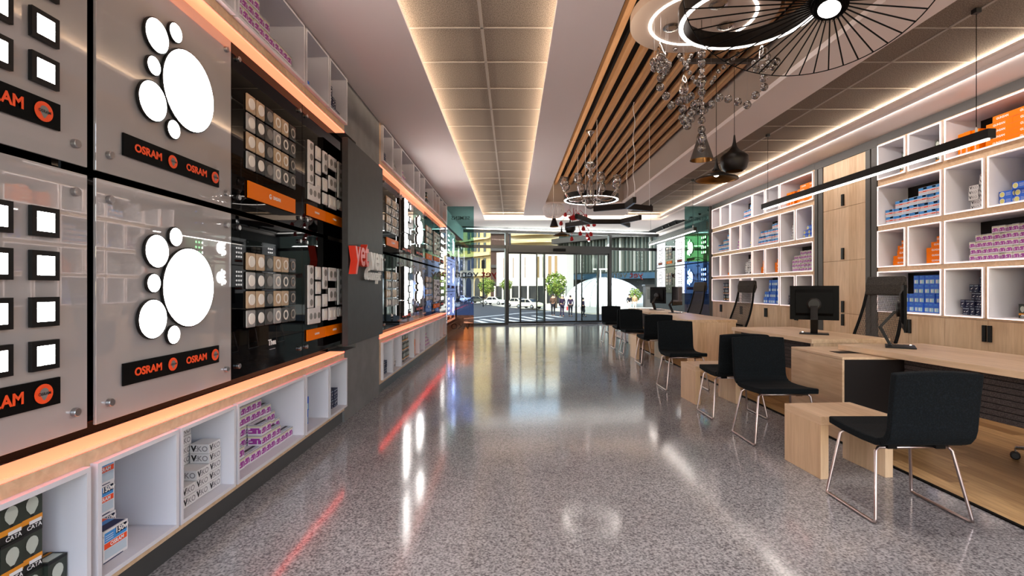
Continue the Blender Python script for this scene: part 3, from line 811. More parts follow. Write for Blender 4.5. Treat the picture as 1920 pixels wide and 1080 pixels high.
def switch(w, h, gv, gh, kind):
    t = thing('switch_plate', '', 'light switch')
    mb = MB(); mb.box(-w/2, w/2, -.016, 0, -h/2, h/2, 'plate_white'); mb.obj('plate', t, bevel=.006)
    for i in range(gv):
        for j in range(gh):
            x = (j-(gh-1)/2)*w/gh; z = (i-(gv-1)/2)*h/gv
            mb = MB(); a = min(w/gh, h/gv)*.32
            if kind == 's': mb.lathe([(a,0),(a*.95,.003),(a*.7,.0035),(a*.65,.0005),(0,.0005)], 'disc_grey', (x,-.016,z), 18, (0,-1,0)); mb.obj('socket_well', t)
            else: mb.box(x-a, x+a, -.022, -.016, z-a*1.05, z+a*1.05, 'disc_white'); mb.obj('rocker', t, bevel=.003)
    return t
LAMPS = {}
def get(key, fn):
    if key not in LAMPS: LAMPS[key] = fn()
    return LAMPS[key]
def bulb_emblem(mb, x, z, r, y, m_txt):
    mb.lathe([(0,0),(r,0),(r,.002),(0,.002)], 'osram_orange', (x,y,z), 24, (0,-1,0))
    pts = []
    for i in range(16):
        a = 2*PI*i/16; px, pz = r*.48*math.cos(a), r*.48*math.sin(a)+r*.12
        if pz < -.2*r: px *= .5; pz -= r*.3
        pts.append((x+px, y-.003, z+pz))
    mb.poly(pts, 'disc_grey')
    mb.text('OSRAM', r*.42, upright(x, y-.0045, z), m_txt, 0, .02)
def sign(t, u0, u1, v0, v1, kind, off=-.055):
    mb = MB(); h = v1-v0; w = u1-u0
    base = 'black' if kind.startswith('osram') else 'orange'
    if kind == 'thea':
        mb.text('Thea', h*.9, upright((u0+u1)/2, -.003, (v0+v1)/2), 'txt_white', .001, .03)
        mb.box((u0+u1)/2-w*.2, (u0+u1)/2+w*.25, -.003, -.002, v0-h*.3, v0-h*.22, 'txt_grey'); mb.obj('lettering', t); return
    mb.box(u0, u1, off, off+.008, v0, v1, base)
    y = off-.002
    if kind == 'osram2':
        for k in (0, 1):
            x = u0+w*(.04+.5*k); mb.text('OSRAM', h*.5, upright(x+w*.17, y, v0+h*.5, 1.08), 'osram_orange', .001, .035); bulb_emblem(mb, x+w*.40, v0+h*.5, h*.33, y, 'txt_black')
    elif kind == 'osram1':
        mb.text('OSRAM', h*.58, upright(u0+w*.40, y, v0+h*.5, .95), 'osram_orange', .001, .03); bulb_emblem(mb, u0+w*.82, v0+h*.5, h*.36, y, 'txt_black')
    elif kind == 'gunsan':
        mb.text('G', h*.42, upright(u0+w*.415, y, v0+h*.5), 'txt_white', .001, .03); mb.text('UNSAN', h*.32, upright(u0+w*.553, y, v0+h*.5), 'txt_white', .001, .02)
    elif kind == 'gunsan_small':
        mb.text('GUNSAN', h*.26, upright(u0+w*.5, y, v0+h*.5), 'txt_white', .001, .01)
    mb.obj('sign_plate', t)
def panel(W, u0, u1, v0, v1, board, label, s=1):
    """an acrylic board held off the wall by four studs; its frame has its origin at the lower corner on the viewer's left side"""
    t = thing('display_panel', label, 'display panel', W.at(u0, v0), W.rz)
    w, h = u1-u0, v1-v0
    mb = MB(); mb.box(0, w, .0, .012, 0, h, board); mb.obj('board', t, bevel=.002)
    for x in (.06, w-.06):
        for z in (.075, h-.075):
            mb = MB(); mb.lathe([(.011,-.05),(.011,0),(.016,.001),(.016,.016),(.014,.018)], 'steel', (x,0,z), 14, (0,-1,0)); mb.obj('stand_off', t)
    return t
ROWN = ['top line','second line','third line','lowest line']
def lay_squares(W, t, u0, v0, s, nm, ucols, sign_kind, sg=(.0,.0), vrows=(.77,.618,.457,.306), dv=0):
    p = get('sq', lamp_square)
    for j, uc in enumerate(ucols):
        for i, vc in enumerate(vrows):
            o = place(p, W.at(u0+uc*s, v0+vc*s-dv, .004), W.rz, f'square black-framed lamp, {ROWN[i]}, {ORD[len(ucols)-1-j if not W.L else j]} column, {nm}', f'square lamps, {nm}')
            o.scale = (s, s, s)
CIRC = [(.508,.543,.2),(.276,.708,.079),(.402,.786,.049),(.255,.562,.046),(.250,.40,.092),(.388,.316,.048)]
CNAME = ['large round white lamp','round lamp above and beside the big one','small round lamp topping the cluster','small round lamp between two middling ones','medium round lamp low in cluster','small round lamp at foot of cluster']
def lay_circles(W, u0, v0, s, nm, dv=0):
    for (u, v, r), c in zip(CIRC, CNAME):
        o = place(get(('r', r), lambda: lamp_round(r)), W.at(u0+(u+.035)*s, v0+v*s-dv, .006), W.rz, f'{c}, {nm}', f'round lamps, {nm}')
        o.scale = (s, s, s)
SK_A = [('plate_beige','disc_white',0),('plate_beige','disc_white',0),('plate_black','disc_grey',0),('plate_beige','disc_white',1),('plate_beige','disc_white',1),('plate_black','ring_grey',1)]
SK_B = [('plate_silver','disc_white',0),('plate_black','disc_white',0),('plate_dark','disc_grey',0),('plate_silver','disc_white',1),('plate_dark','disc_white',1),('plate_dark','ring_grey',1)]
PC = {'plate_beige':'beige','plate_black':'black','plate_silver':'silver','plate_dark':'charcoal'}
def lay_sockets(W, u0, v0, s, nm):
    for i in range(4):
        for j, k in enumerate(SK_B if i % 2 else SK_A):
            o = place(get(('s', k), lambda: socket(k)), W.at(u0+(.2+.1175*j)*s, v0+(.705-.119*i)*s-(.022 if 'upper' in nm else 0), .001), W.rz, f"{PC[k[0]]} socket plate, {ROWN[i]}, {ORD[j if W.L else 5-j]} column, {nm}", f'socket plates, {nm}')
            o.scale = (s, s, s)
SWT = [(.063,.105,.551,.345,4,1,'s','tall four-gang socket'),(.220,.1,.664,.108,1,1,'b','upper single switch'),(.220,.1,.542,.105,1,1,'b','middle single switch'),(.220,.1,.424,.102,1,1,'b','lower single switch'),
  (.372,.1,.626,.19,2,1,'s','two-gang socket'),(.372,.1,.433,.11,1,1,'b','single switch under two-gang socket'),(.372,.1,.31,.1,1,1,'b','single switch along bottom edge'),
  (.557,.19,.663,.12,1,2,'s','upper double socket'),(.557,.19,.481,.12,1,2,'s','middle double socket'),(.557,.19,.309,.115,1,2,'b','lower double switch'),
  (.75,.115,.552,.34,4,1,'s','tall socket strip at street edge'),(.75,.115,.316,.09,1,1,'b','single switch below socket strip'),(.137,.25,.311,.13,1,3,'s','wide triple socket')]
def lay_switches(W, u0, v0, s, nm):
    for u, w, v, h, gv, gh, k, d in SWT:
        o = place(get(('w', w, h, gv, gh, k), lambda: switch(w, h, gv, gh, k)), W.at(u0+(u+.07)*s, v0+v*s, .001), W.rz, f'white {d}, {nm}', f'switch plates, {nm}')
        o.scale = (s, s, s)
def make(W, kind, u0, u1, v0, v1, hi, nm, s=1, board=None, signs=True):
    lv = hi if isinstance(hi, str) else 'upper' if hi else 'lower'
    full = f'{lv} {nm}'
    d = {'sq':'grey acrylic','ci':'grey acrylic','so':'black acrylic','sw':'black acrylic','sl':'grey acrylic'}[kind]
    what = {'sq':'square lamps','ci':'round lamps','so':'socket plates','sw':'white switches','sl':'slab and square lamps'}[kind]
    bd = board or ('acrylic_black' if kind in ('so','sw') else 'acrylic_grey')
    if bd == 'acrylic_white': d = 'lit white acrylic'
    t = panel(W, u0, u1, v0, v1, bd, f'{lv} {d} board of {what}, {nm}')
    wh = f'{lv} {nm}'
    if kind == 'ci':
        lay_circles(W, u0, v0, s, wh, .022 if hi else 0)
        if signs: sign(t, .125*s, .808*s, .128*s-(.035 if hi else 0), .222*s-(.035 if hi else 0), 'osram2', -.012)
    elif kind == 'sq':
        lay_squares(W, t, u0, v0, s, wh, ([.13,.29,.45] if u0 > 5 else [.645,.811]) if s == 1 else [.35,.5,.65], None, dv=.015 if hi is True or hi == 1 else 0)
        if signs: sign(t, *((.50,.872) if u0 < 5 and s == 1 else (.1,.5) if s == 1 else (.25*s,.75*s)), .125*s-(.025 if hi else 0), .22*s-(.025 if hi else 0), 'osram1' if s == 1 and u0 < 5 else 'osram2', -.012)
    elif kind == 'so':
        lay_sockets(W, u0, v0, s, wh)
        if hi and signs: sign(t, .165*s, .835*s, .095*s, .2*s, 'gunsan', -.012)
        elif signs: sign(t, .40*s, .58*s, .14*s, .2*s, 'thea')
    elif kind == 'sw':
        lay_switches(W, u0, v0, s, wh)
        if signs: sign(t, .065*s, .455*s, .115*s, .205*s, 'gunsan_small', -.012); sign(t, .47*s, .875*s, .115*s, .205*s, 'gunsan_small', -.012)
    elif kind == 'sl':
        for k, (h, z) in enumerate(((.5,.61),(.22,.24))):
            place(get(('sl',h), lambda: lamp_slab(.2,h)), W.at(u0+.13, v0+z, .02), W.rz, f"{'tall' if k == 0 else 'short'} white slab lamp, {wh}", f'slab lamps, {nm}')
        lay_squares(W, t, u0, v0, 1, wh, [.34,.51,.68], None, vrows=(.82,.62,.43,.25))
        if signs: sign(t, .06, .72, .07, .17, 'osram2', -.012)
    return t
WP = Side('L', -1.64, 0, 0)
LEV = ((.71,1.685,0),(1.715,2.69,1))
for v0, v1, hi in LEV:
    make(WP, 'sq', .93, 1.93, v0, v1, hi, 'row, rear-most panel')
    make(WP, 'ci', 1.97, 2.918, v0, v1, hi, 'row, panel beside rear sockets')
    make(WP, 'so', 2.922, 3.905, v0, v1, hi, 'row, rear sockets panel')
    make(WP, 'sw', 3.91, 4.96, v0, v1, hi, 'row, panel before lettered pier')
    make(WP, 'so', 6.33, 7.30, v0, v1, hi, 'row, panel past lettered pier')
    make(WP, 'sl', 7.31, 8.31, v0, v1, hi, 'row, slab lamp panel')
    make(WP, 'ci', 8.32, 9.34, v0, v1, hi, 'row, street-end circles panel')
    make(WP, 'so', 9.35, 10.35, v0, v1, hi, 'row, street-end sockets panel')
    make(WP, 'sw', 10.36, 11.35, v0, v1, hi, 'row, street-end switches panel')
    make(WP, 'sq', 11.36, 12.36, v0, v1, hi, 'row, panel beside tinted glass', signs=True)
for k, (v0, v1) in enumerate(((.36,1.15),(1.17,1.96),(1.98,2.77))):
    nm = 'row, behind tinted glass'; lv = ['bottom','middle','top'][k]
    make(WP, 'sq', 12.45, 13.4, v0, v1, lv, nm, .8, 'acrylic_white'); make(WP, 'ci', 13.42, 14.4, v0, v1, lv, nm, .8, 'acrylic_white')
WQ = Side('R', 5.2, 17.95, 0)
for v0, v1, hi in ((1.09,1.94,0),(1.97,2.80,1)):
    make(WQ, 'sq', .02, .97, v0, v1, hi, 'row, panel beside storefront', .86, 'acrylic_white')
    make(WQ, 'so', 1.0, 2.0, v0, v1, hi, 'row, desk-side sockets panel', .86)
    make(WQ, 'sq', 2.03, 2.95, v0, v1, hi, 'row, desk-side squares panel', .86, 'acrylic_white')
    make(WQ, 'ci', 3.0, 3.95, v0, v1, hi, 'row, desk-side circles panel', .86)
    make(WQ, 'sq', 4.0, 4.95, v0, v1, hi, 'row, panel behind blue glass', .86, signs=False)

# lettered pier board
W = Side('L', -1.5, 4.57, 0)
t = thing('pier_sign', 'charcoal wall board with red and white three-dimensional shop lettering', 'sign', W.at(0,0), W.rz)
mb = MB(); mb.box(0, 1.23, 0, .055, .72, 2.63, 'charcoal'); mb.obj('board', t, bevel=.002)
mb = MB(); mb.text('yet', .36, upright(.19, -.045, 1.575, .92), 'sign_red', .065, .018); mb.obj('red_lettering', t)
mb = MB(); mb.text('ven', .36, upright(.72, -.045, 1.553, .95), 'sign_white', .065, .018); mb.obj('white_lettering', t)
mb = MB(); mb.text('Concept', .17, upright(.70, -.03, 1.385, .92), 'sign_white', .03, .006, .35); mb.obj('script_lettering', t)
# ================================================================== furniture
def ribbon(mb, path, thick, w0, w1, m, crown=0):
    """path in (y,z) extruded along x with thickness to the right of travel"""
    n = len(path); off = []
    for i, p in enumerate(path):
        a = Vector(path[max(i-1,0)]); b_ = Vector(path[min(i+1,n-1)]); t = (b_-a).normalized()
        off.append((p[0]-t.y*thick, p[1]+t.x*thick))
    K = 7; v = []; f = []
    for lst in (path, off):
        for i, p in enumerate(lst):
            for k in range(K):
                x = w0+(w1-w0)*k/(K-1)
                bow = crown*(1-((k/(K-1))*2-1)**2)*(1 if i == n-1 else i/n*.6 if crown else 0)
                v.append((x, p[0], p[1]+bow*.0+(crown*(1-((k/(K-1))*2-1)**2) if i == n-1 else 0)))
    g = lambda s_, i, k: s_*n*K+i*K+k
    for i in range(n-1):
        for k in range(K-1):
            f.append((g(0,i,k),g(0,i,k+1),g(0,i+1,k+1),g(0,i+1,k))); f.append((g(1,i,k),g(1,i+1,k),g(1,i+1,k+1),g(1,i,k+1)))
        f.append((g(0,i,0),g(0,i+1,0),g(1,i+1,0),g(1,i,0))); f.append((g(0,i,K-1),g(1,i,K-1),g(1,i+1,K-1),g(0,i+1,K-1)))
    for k in range(K-1):
        f.append((g(0,0,k),g(1,0,k),g(1,0,k+1),g(0,0,k+1))); f.append((g(0,n-1,k),g(0,n-1,k+1),g(1,n-1,k+1),g(1,n-1,k)))
    return mb.add(v, f, m)
def make_visitor_chair():
    t = thing('visitor_chair', '', 'chair')
    arc = [(.185+.05*math.sin(a*PI/12), .455-.0-(-.055)*(1-math.cos(a*PI/12))) for a in range(6)]
    seat = [(-.235,.462),(-.22,.463),(-.1,.45),(.05,.444),(.15,.446),(.185,.455)]
    mb = MB(); ribbon(mb, [(y, z-.0) for y, z in seat], -.042, -.225, .225, 'fabric_black'); mb.obj('seat', t, bevel=.008)
    back = [(.186,.456),(.212,.468),(.228,.49),(.236,.52),(.245,.62),(.256,.72),(.268,.815)]
    mb = MB(); ribbon(mb, back, -.042, -.225, .225, 'fabric_black', .012); mb.obj('backrest', t, bevel=.008)
    mb = MB()
    for x in (-.13,.13): mb.box(x-.025, x+.025, -.13, .16, .385, .405, 'plastic_black')
    mb.obj('seat_bracket', t)
    for s_ in (-1, 1):
        pts = [(s_*.16,.13,.388),(s_*.19,.135,.386),(s_*.207,.14,.37),(s_*.255,.205,.03),(s_*.258,.205,.015),(s_*.258,.19,.01),(s_*.258,-.18,.01),(s_*.258,-.195,.014),(s_*.255,-.197,.03),(s_*.207,-.15,.385),(s_*.19,-.145,.4),(s_*.16,-.14,.402)]
        mb = MB(); mb.smooth = True; mb.tube(pts, .0085, 'rose_steel', 8); mb.obj('sled_leg', t)
    mb = MB(); mb.smooth = True; mb.tube([(-.19,.135,.387),(.19,.135,.387)], .0085, 'rose_steel', 8); mb.obj('cross_bar', t); mb = MB(); mb.smooth = True; mb.tube([(-.19,-.145,.4),(.19,-.145,.4)], .0085, 'rose_steel', 8); mb.obj('cross_bar', t)
    return t
vc = make_visitor_chair()
CH = [(2.175,2.845,1,'first from shop rear'),(2.17,4.13,0,'second from shop rear'),(2.16,4.935,1,'third from shop rear'),(2.13,6.25,0,'fourth from shop rear'),
      (2.36,8.34,1,'fifth from shop rear'),(2.35,9.6,0,'sixth from shop rear'),(2.36,10.42,1,'seventh from shop rear'),(2.36,11.64,0,'last before storefront')]
for x, y, k, d in CH:
    place(vc, (x, y, 0), PI if k else 0, f'black upholstered chair on steel sled legs, {d}', 'visitor chairs along the desks')
def make_low_table():
    t = thing('low_table', '', 'side table')
    w, d, h, k = .50, .385, .41, .055
    mb = MB(); mb.box(-w/2, w/2, -d/2, d/2, h-k, h, 'oak_h'); mb.obj('table_top', t, bevel=.002)
    for s_ in (-1, 1):
        mb = MB(); mb.box(s_*w/2-(k if s_ > 0 else 0), s_*w/2+(0 if s_ > 0 else k), -d/2, d/2, 0, h-k, 'oak'); mb.obj('side_panel', t, bevel=.002)
    return t
lt = make_low_table()
for x, y, r, d in ((2.25,3.47,4,'beside the chair closest to shop rear'),(2.2,5.56,4,'between the third and fourth visitor chairs'),(2.42,8.96,2,'beside the fifth visitor chair'),(2.42,11.0,2,'beside the seventh visitor chair')):
    place(lt, (x, y, 0), R(r), f'low oak waterfall table {d}', 'low oak tables')

def desk(loc, rz, L, W_, label, near_panel=True, modesty=True, mend=0):
    t = thing('desk', label, 'desk', loc, rz)
    mb = MB(); mb.box(0, W_, 0, L, .695, .74, 'oak_h'); mb.obj('desktop', t, bevel=.003)
    if near_panel:
        mb = MB(); mb.box(.02, W_-.02, .0, .045, 0, .694, 'oak'); mb.obj('end_panel', t, bevel=.002)
    mb = MB(); mb.box(.02, W_-.02, L-.045, L, .0, .694, 'oak'); mb.obj('end_panel', t, bevel=.002) if near_panel != 2 else None
    if modesty:
        mb = MB(); n = 8; z0 = .37
        mb.box(.125, .135, .08, L-.06-mend, z0, .69, 'dark_brown')
        for i in range(n): mb.box(.105, .125, .07, L-.05-mend, z0+i*.04, z0+i*.04+.034, 'felt')
        mb.obj('modesty_panel', t)
    return t
desk((3.16, 2.55, 0), R(6.2), 1.98, .84, 'oak desk with dark slatted front panel, closest to shop rear', near_panel=2, mend=.52)
desk((2.985, 4.98, 0), R(4.6), 1.54, .84, 'oak desk carrying the monitor seen from behind, past the pedestal')
desk((2.80, 8.0, 0), R(-1), 2.25, .80, 'third oak desk from shop rear, with solid oak end panel')
desk((2.86, 10.45, 0), R(-1.2), 2.05, .80, 'oak desk closest to the storefront')
def pedestal(loc, L, label):
    t = thing('pedestal_cabinet', label, 'cabinet', loc)
    D = .7
    mb = MB(); mb.box(.02, D, 0, L-.02, 0, .668, 'dark_brown'); mb.obj('body', t)
    mb = MB(); mb.box(0, .018, 0, L, .0, .668, 'oak_h'); mb.obj('front_panel', t, bevel=.002)
    mb = MB(); mb.box(0, D, 0, L, .67, .69, 'oak_h'); mb.obj('top_panel', t, bevel=.002)
    mb = MB(); mb.box(.13, .34, L*.32, L*.5, .6905, .693, 'black'); mb.obj('cable_slot', t)
    return t
pedestal((2.67, 4.04, 0), .74, 'oak pedestal with dark side between the first two desks')
pedestal((2.58, 10.3, 0), .12, 'slim oak pedestal at the far pair of desks') if False else None

def make_monitor():
    t = thing('computer_monitor', '', 'monitor')
    mb = MB(); mb.box(-.14, .14, -.09, .12, 0, .012, 'black_satin'); mb.obj('base', t, bevel=.004)
    mb = MB(); mb.prism([(.07,.012),(.095,.012),(.17,.17),(.145,.175)], 0, -.035, .035, 'black_satin'); mb.obj('lower_arm', t, bevel=.003)
    mb = MB(); mb.prism([(.145,.165),(.17,.165),(.06,.315),(.04,.305)], 0, -.035, .035, 'black_metal'); mb.obj('upper_arm', t, bevel=.003)
    mb = MB(); mb.lathe([(.07,0),(.07,.02),(.055,.028)], 'black_metal', (0,.018,.33), 24, (0,1,0)); mb.obj('mount', t)
    mb = MB(); mb.box(-.235, .235, -.02, .0, .155, .535, 'plastic_black'); mb.prism([(0,.2),(.018,.23),(.018,.46),(0,.495)], 0, -.18, .18, 'plastic_black'); p = mb.obj('panel', t, bevel=.003)
    mb = MB(); mb.box(-.227, .227, -.0215, -.0205, .165, .527, 'screen'); mb.obj('screen', p)
    mb = MB(); mb.lathe([(0,0),(.006,0),(.006,.002),(0,.002)], 'led_line', (.11,-.06,.0125), 10); mb.obj('power_light', t)
    return t
mn = make_monitor()
# screen faces local -y
for x, y, a, d in ((3.36,4.30,54,'seen edge-on, on the desk closest to shop rear'),(3.36,5.56,149,'seen from behind on the second desk'),(3.36,10.2,48,'edge-on on the third desk'),(3.38,11.6,121,'seen from behind on the desk by the storefront')):
    place(mn, (x, y, .74), R(a), f'black computer monitor {d}', 'monitors on the desks')

def make_office_chair():
    t = thing('office_chair', '', 'office chair')
    # faces -y; back leans to +y
    def by(z): return .22+.05*math.sin((z-.5)*3.4)+(z-.5)*.26
    def bw(z): return .255-.05*max(0,(z-.75))/.5-.0
    zs = [.46+i*.05 for i in range(15)]
    for s_ in (-1, 1):
        mb = MB(); mb.smooth = True; mb.tube([(s_*bw(z), by(z), z) for z in zs+[1.22,1.3,1.36]], [.016]*15+[.017,.016,.012], 'plastic_black', 8); mb.obj('back_rail', t)
    mb = MB()
    nr = 56
    for i in range(nr):
        z = .47+i*(1.17-.47)/(nr-1); w = bw(z)
        mb.tube([(-w,by(z),z),(-w*.4,by(z)+.018,z),(w*.4,by(z)+.018,z),(w,by(z),z)], .0032, 'mesh_wire', 4)
    for k in range(26):
        q = -1+2*(k+.5)/26
        mb.tube([(q*bw(z), by(z)+.018*(1-q*q)**.5, z) for z in zs], .0028, 'mesh_wire', 4)
    mb.obj('mesh_back', t)
    mb = MB(); mb.prism([(by(1.18)-.02,1.17),(by(1.18)+.03,1.16),(by(1.3)+.05,1.25),(by(1.36)+.035,1.36),(by(1.36)-.01,1.375),(by(1.3)-.035,1.28)], 0, -.215, .215, 'fabric_grey'); mb.obj('headrest', t, bevel=.012)
    mb = MB(); mb.prism([(-.25,.47),(-.23,.44),(.22,.43),(.25,.45),(.22,.49),(-.2,.5)], 0, -.24, .24, 'fabric_grey'); mb.obj('seat', t, bevel=.015)
    for s_ in (-1, 1):
        mb = MB(); mb.smooth = True; mb.tube([(s_*.26,.2,.63),(s_*.28,.1,.645),(s_*.285,-.1,.64),(s_*.275,-.14,.61),(s_*.27,-.1,.46)], .014, 'plastic_black', 8); mb.obj('armrest', t)
    mb = MB(); mb.lathe([(.03,.1),(.03,.3),(.022,.3),(.022,.43)], 'black_metal', (0,0,0), 14); mb.obj('column', t)
    for k in range(5):
        a = 2*PI*k/5+.35; c, s2 = math.cos(a), math.sin(a)
        mb = MB(); mb.tube([(.02*c,.02*s2,.115),(.3*c,.3*s2,.085)], [.022,.014], 'chrome', 8); lg = mb.obj('base_leg', t)
        mb = MB()
        for o_ in (-.014,.014): mb.lathe([(.0,0),(.026,0),(.028,.004),(.028,.016),(.02,.02),(0,.02)], 'rubber', (.3*c-s2*o_-s2*-.01, .3*s2+c*o_+c*-.01, .029), 14, (-s2,c,0))
        mb.tube([(.3*c,.3*s2,.085),(.3*c,.3*s2,.04)], .006, 'steel', 6)
        mb.obj('caster', lg)
    return t
oc = make_office_chair()
for x, y, a, d in ((3.67,5.41,-78,'behind the second desk'),(3.53,8.4,-82,'behind the third desk'),(3.67,10.86,-80,'behind the desk by the storefront'),(3.87,3.42,-100,'drawn up to the desk closest to shop rear')):
    place(oc, (x, y, .0065), R(a), f'high-backed mesh office chair with grey headrest, {d}', 'mesh office chairs')

# ================================================================== hanging lamps
def wire(mb, p0, p1, r=.003, m='plastic_black'): mb.tube([p0, p1], r, m, 5)
# slender black linear lamps
def linear_lamp(y0, y1, label):
    t = thing('linear_lamp', label, 'pendant lamp', (3.41, (y0+y1)/2, 2.31))
    L = (y1-y0)/2
    mb = MB(); mb.box(-.03, .03, -L, L, .008, .075, 'black_satin'); mb.obj('housing', t, bevel=.002)
    mb = MB(); mb.box(-.015, .015, -L+.03, L-.03, 0, .0075, 'led_line'); mb.obj('diffuser', t)
    for y in (-L+.12, L-.12):
        mb = MB(); wire(mb, (0,y,.075), (0,y,.99), .0025); mb.obj('suspension_cable', t)
        mb = MB(); mb.box(-.022, .022, y-.022, y+.022, .955, .99, 'black_satin'); mb.obj('ceiling_cup', t, bevel=.004)
        mb = MB(); mb.lathe([(.008,0),(.008,.03),(.004,.045)], 'sign_white', (0,y,.075), 10); mb.obj('gripper', t)
    return t
linear_lamp(3.55, 6.78, 'long black linear pendant above the rear desks')
linear_lamp(9.3, 12.4, 'long black linear pendant above the street-end desks')

# round ceiling disc with light ring and gimbal spots
t = thing('ceiling_disc', 'pale round ceiling disc with light ring and gimbal spots', 'ceiling lamp', (1.63, 4.29, 3.55))
mb = MB(); mb.lathe([(.0,0),(.418,0),(.418,.004),(.442,.004),(.442,0),(.6,0),(.6,.075),(0,.075)], 'disc_paint', (0,0,0), 64); mb.obj('disc', t)
mb = MB(); mb.open_lathe([(.42,-.004),(.44,-.004),(.44,.003),(.42,.003),(.42,-.004)], 'led_line', (0,0,0), 64); mb.obj('light_ring', t)
for x, y in ((-.225,.11),(.24,.08),(.04,-.25)):
    mb = MB(); mb.lathe([(.07,.0),(.075,-.012),(.05,-.018),(.048,.0)], 'chrome', (x,y,0), 24); sp = mb.obj('spot_ring', t)
    mb = MB(); mb.lathe([(0,-.012),(.045,-.012),(.045,-.004),(0,-.004)], 'chrome', (x,y,0), 24); mb.obj('reflector', sp)
# black LED rings
def ring_lamp(x, y, z, r, hgt, label, ztop):
    t = thing('ring_lamp', label, 'pendant lamp', (x, y, z))
    mb = MB(); mb.open_lathe([(r-.035,0),(r-.035,hgt),(r,hgt),(r,0),(r-.035,0)], 'black_satin', (0,0,0), 72); mb.obj('housing', t)
    mb = MB(); mb.open_lathe([(r-.031,-.003),(r-.004,-.003)], 'led_line', (0,0,0), 72); mb.obj('diffuser', t)
    for k in range(3):
        a = 2*PI*k/3+.5
        mb = MB(); wire(mb, ((r-.02)*math.cos(a),(r-.02)*math.sin(a),hgt), ((r-.02)*math.cos(a),(r-.02)*math.sin(a),ztop-z), .0015, 'steel'); mb.obj('suspension_cable', t)
ring_lamp(1.525, 3.245, 3.0, .424, .11, 'black ring lamp with white light line, behind the wire parasol lamp', 3.627)
ring_lamp(1.36, 8.6, 2.76, .465, .09, 'black ring lamp under the clear glass chandelier', 3.627)
# wire parasol lamp
nrm = Vector((.355,.39,1)).normalized(); cen = Vector((1.493,2.549,2.81))
ax = nrm.cross(Vector((0,1,0))).normalized(); ay = nrm.cross(ax)
hub = P(1556, 8, 1)-Vector((0,0,H)); hub = Vector((0,0,H))+hub*((cen-Vector((0,0,H))).dot(nrm)/hub.dot(nrm))
t = thing('wire_parasol_lamp', 'large black wire parasol lamp of radiating spokes', 'pendant lamp', hub)
rim = lambda a: cen+.6*(math.cos(a)*ax+math.sin(a)*ay)-hub
mb = MB(); mb.smooth = True; mb.tube([rim(2*PI*k/96) for k in range(96)], .003, 'plastic_black', 6, True); mb.obj('rim', t)
n = 50
for k in range(n):
    d = rim(2*PI*k/n); ra = d.normalized()*.085
    mb = MB(); mb.tube([ra+nrm*.015, d], .004, 'plastic_black', 5); mb.obj('spoke', t)
mb = MB(); mb.lathe([(.085,-.012),(.087,-.012),(.087,.004),(.085,.004)], 'plastic_black', (0,0,0), 40, nrm)
for k in range(44):
    a = 2*PI*k/44; d = math.cos(a)*ax+math.sin(a)*ay
    mb.tube([d*.07-nrm*.05, d*.085+nrm*.015, d*.07+nrm*.1], .0016, 'plastic_black', 4)
mb.obj('cage', t)
mb = MB(); mb.lathe([(0,-.038),(.056,-.036),(.06,-.01),(.06,.09),(0,.095)], 'plastic_black', (0,0,0), 28, nrm); mb.obj('lamp_holder', t)
mb = MB(); mb.lathe([(0,-.046),(.044,-.042),(.052,-.037),(0,-.037)], 'lamp_glow', (0,0,0), 28, nrm); mb.obj('lens', t)
mb = MB(); wire(mb, nrm*.095, (nrm*.095).xy.to_3d()+Vector((0,0,3.6-hub.z)), .003); mb.obj('cord', t)
area('parasol_lamp_light', hub-nrm*.05, .06, .06, 12, (1,.93,.86), nrm.to_track_quat('Z','Y').to_euler(), 120)

# smoked glass ball chandelier
CY = 4.29
t = thing('ball_chandelier', 'smoked glass ball chandelier hung on fine threads from the round disc', 'chandelier', (1.634, CY, 2.4))
base = Vector((1.634, CY, 2.4))
def bp(px, py, dY=0): return P(1200+px/4.5, 80+py/4.5, CY+dY)-base
big = [(115,165,-.1),(180,125,-.15),(235,188,-.05),(175,225,-.12),(122,215,.0),(205,165,.05),(220,235,.08),(150,190,.1),(175,295,-.1),(170,375,-.08),(220,450,-.05),(265,530,-.05),(330,495,-.08),(365,465,-.1),
  (370,410,.1),(430,455,.1),(398,480,.15),(360,560,-.05),(358,628,-.05),(372,660,-.1),(400,702,-.1),(430,648,-.05),(440,590,-.02),(480,560,.0),(455,525,.05),(415,650,.1),(475,515,-.05),
  (520,98,0),(520,175,0),(520,325,0),(520,415,0),(520,545,-.02),(520,655,0),(520,735,0),(520,800,0),(520,890,0),(500,575,.08),(545,570,.08),
  (600,525,-.05),(670,465,-.05),(745,475,-.05),(825,500,-.05),(905,525,-.05),(975,445,0),(1048,375,.05),(1045,300,.05),(1040,215,.05),(970,180,.0),(1070,120,.1),(1150,160,.1),(1130,205,.12),(985,225,.15),(1090,180,.0)]
small = [(270,20),(295,55),(330,110),(350,140),(375,172),(400,215),(420,255),(445,295),(465,330),(490,350),(430,110),(412,150),(395,190),(605,335),(630,297),(662,242),(705,207),(745,172),(785,132),(825,95)]
def gball(c, r, nm='glass_ball'):
    mb = MB(); mb.smooth = True; mb.ball((0,0,0), r, 'smoke_glass', 12, 8); mb.ball((0,0,0), r*.55, 'smoke_dark', 8, 6); mb.tube([(0,0,-r),(0,0,r)], .0015, 'chrome', 5)
    o = mb.obj(nm, t); o.location = c; return o
B0 = None
for x, y, d in big:
    if B0 is None: B0 = gball(bp(x,y,d), .034)
    else:
        o = B0.copy(); COL.objects.link(o); o.location = bp(x,y,d)
S0 = None
for x, y in small:
    if S0 is None: S0 = gball(bp(x,y,.5), .022)
    else:
        o = S0.copy(); COL.objects.link(o); o.location = bp(x,y,.5)
mb = MB(); mb.smooth = True
zt = [bp(520,y).z for y in (60,240,320,465,550,800,935)]
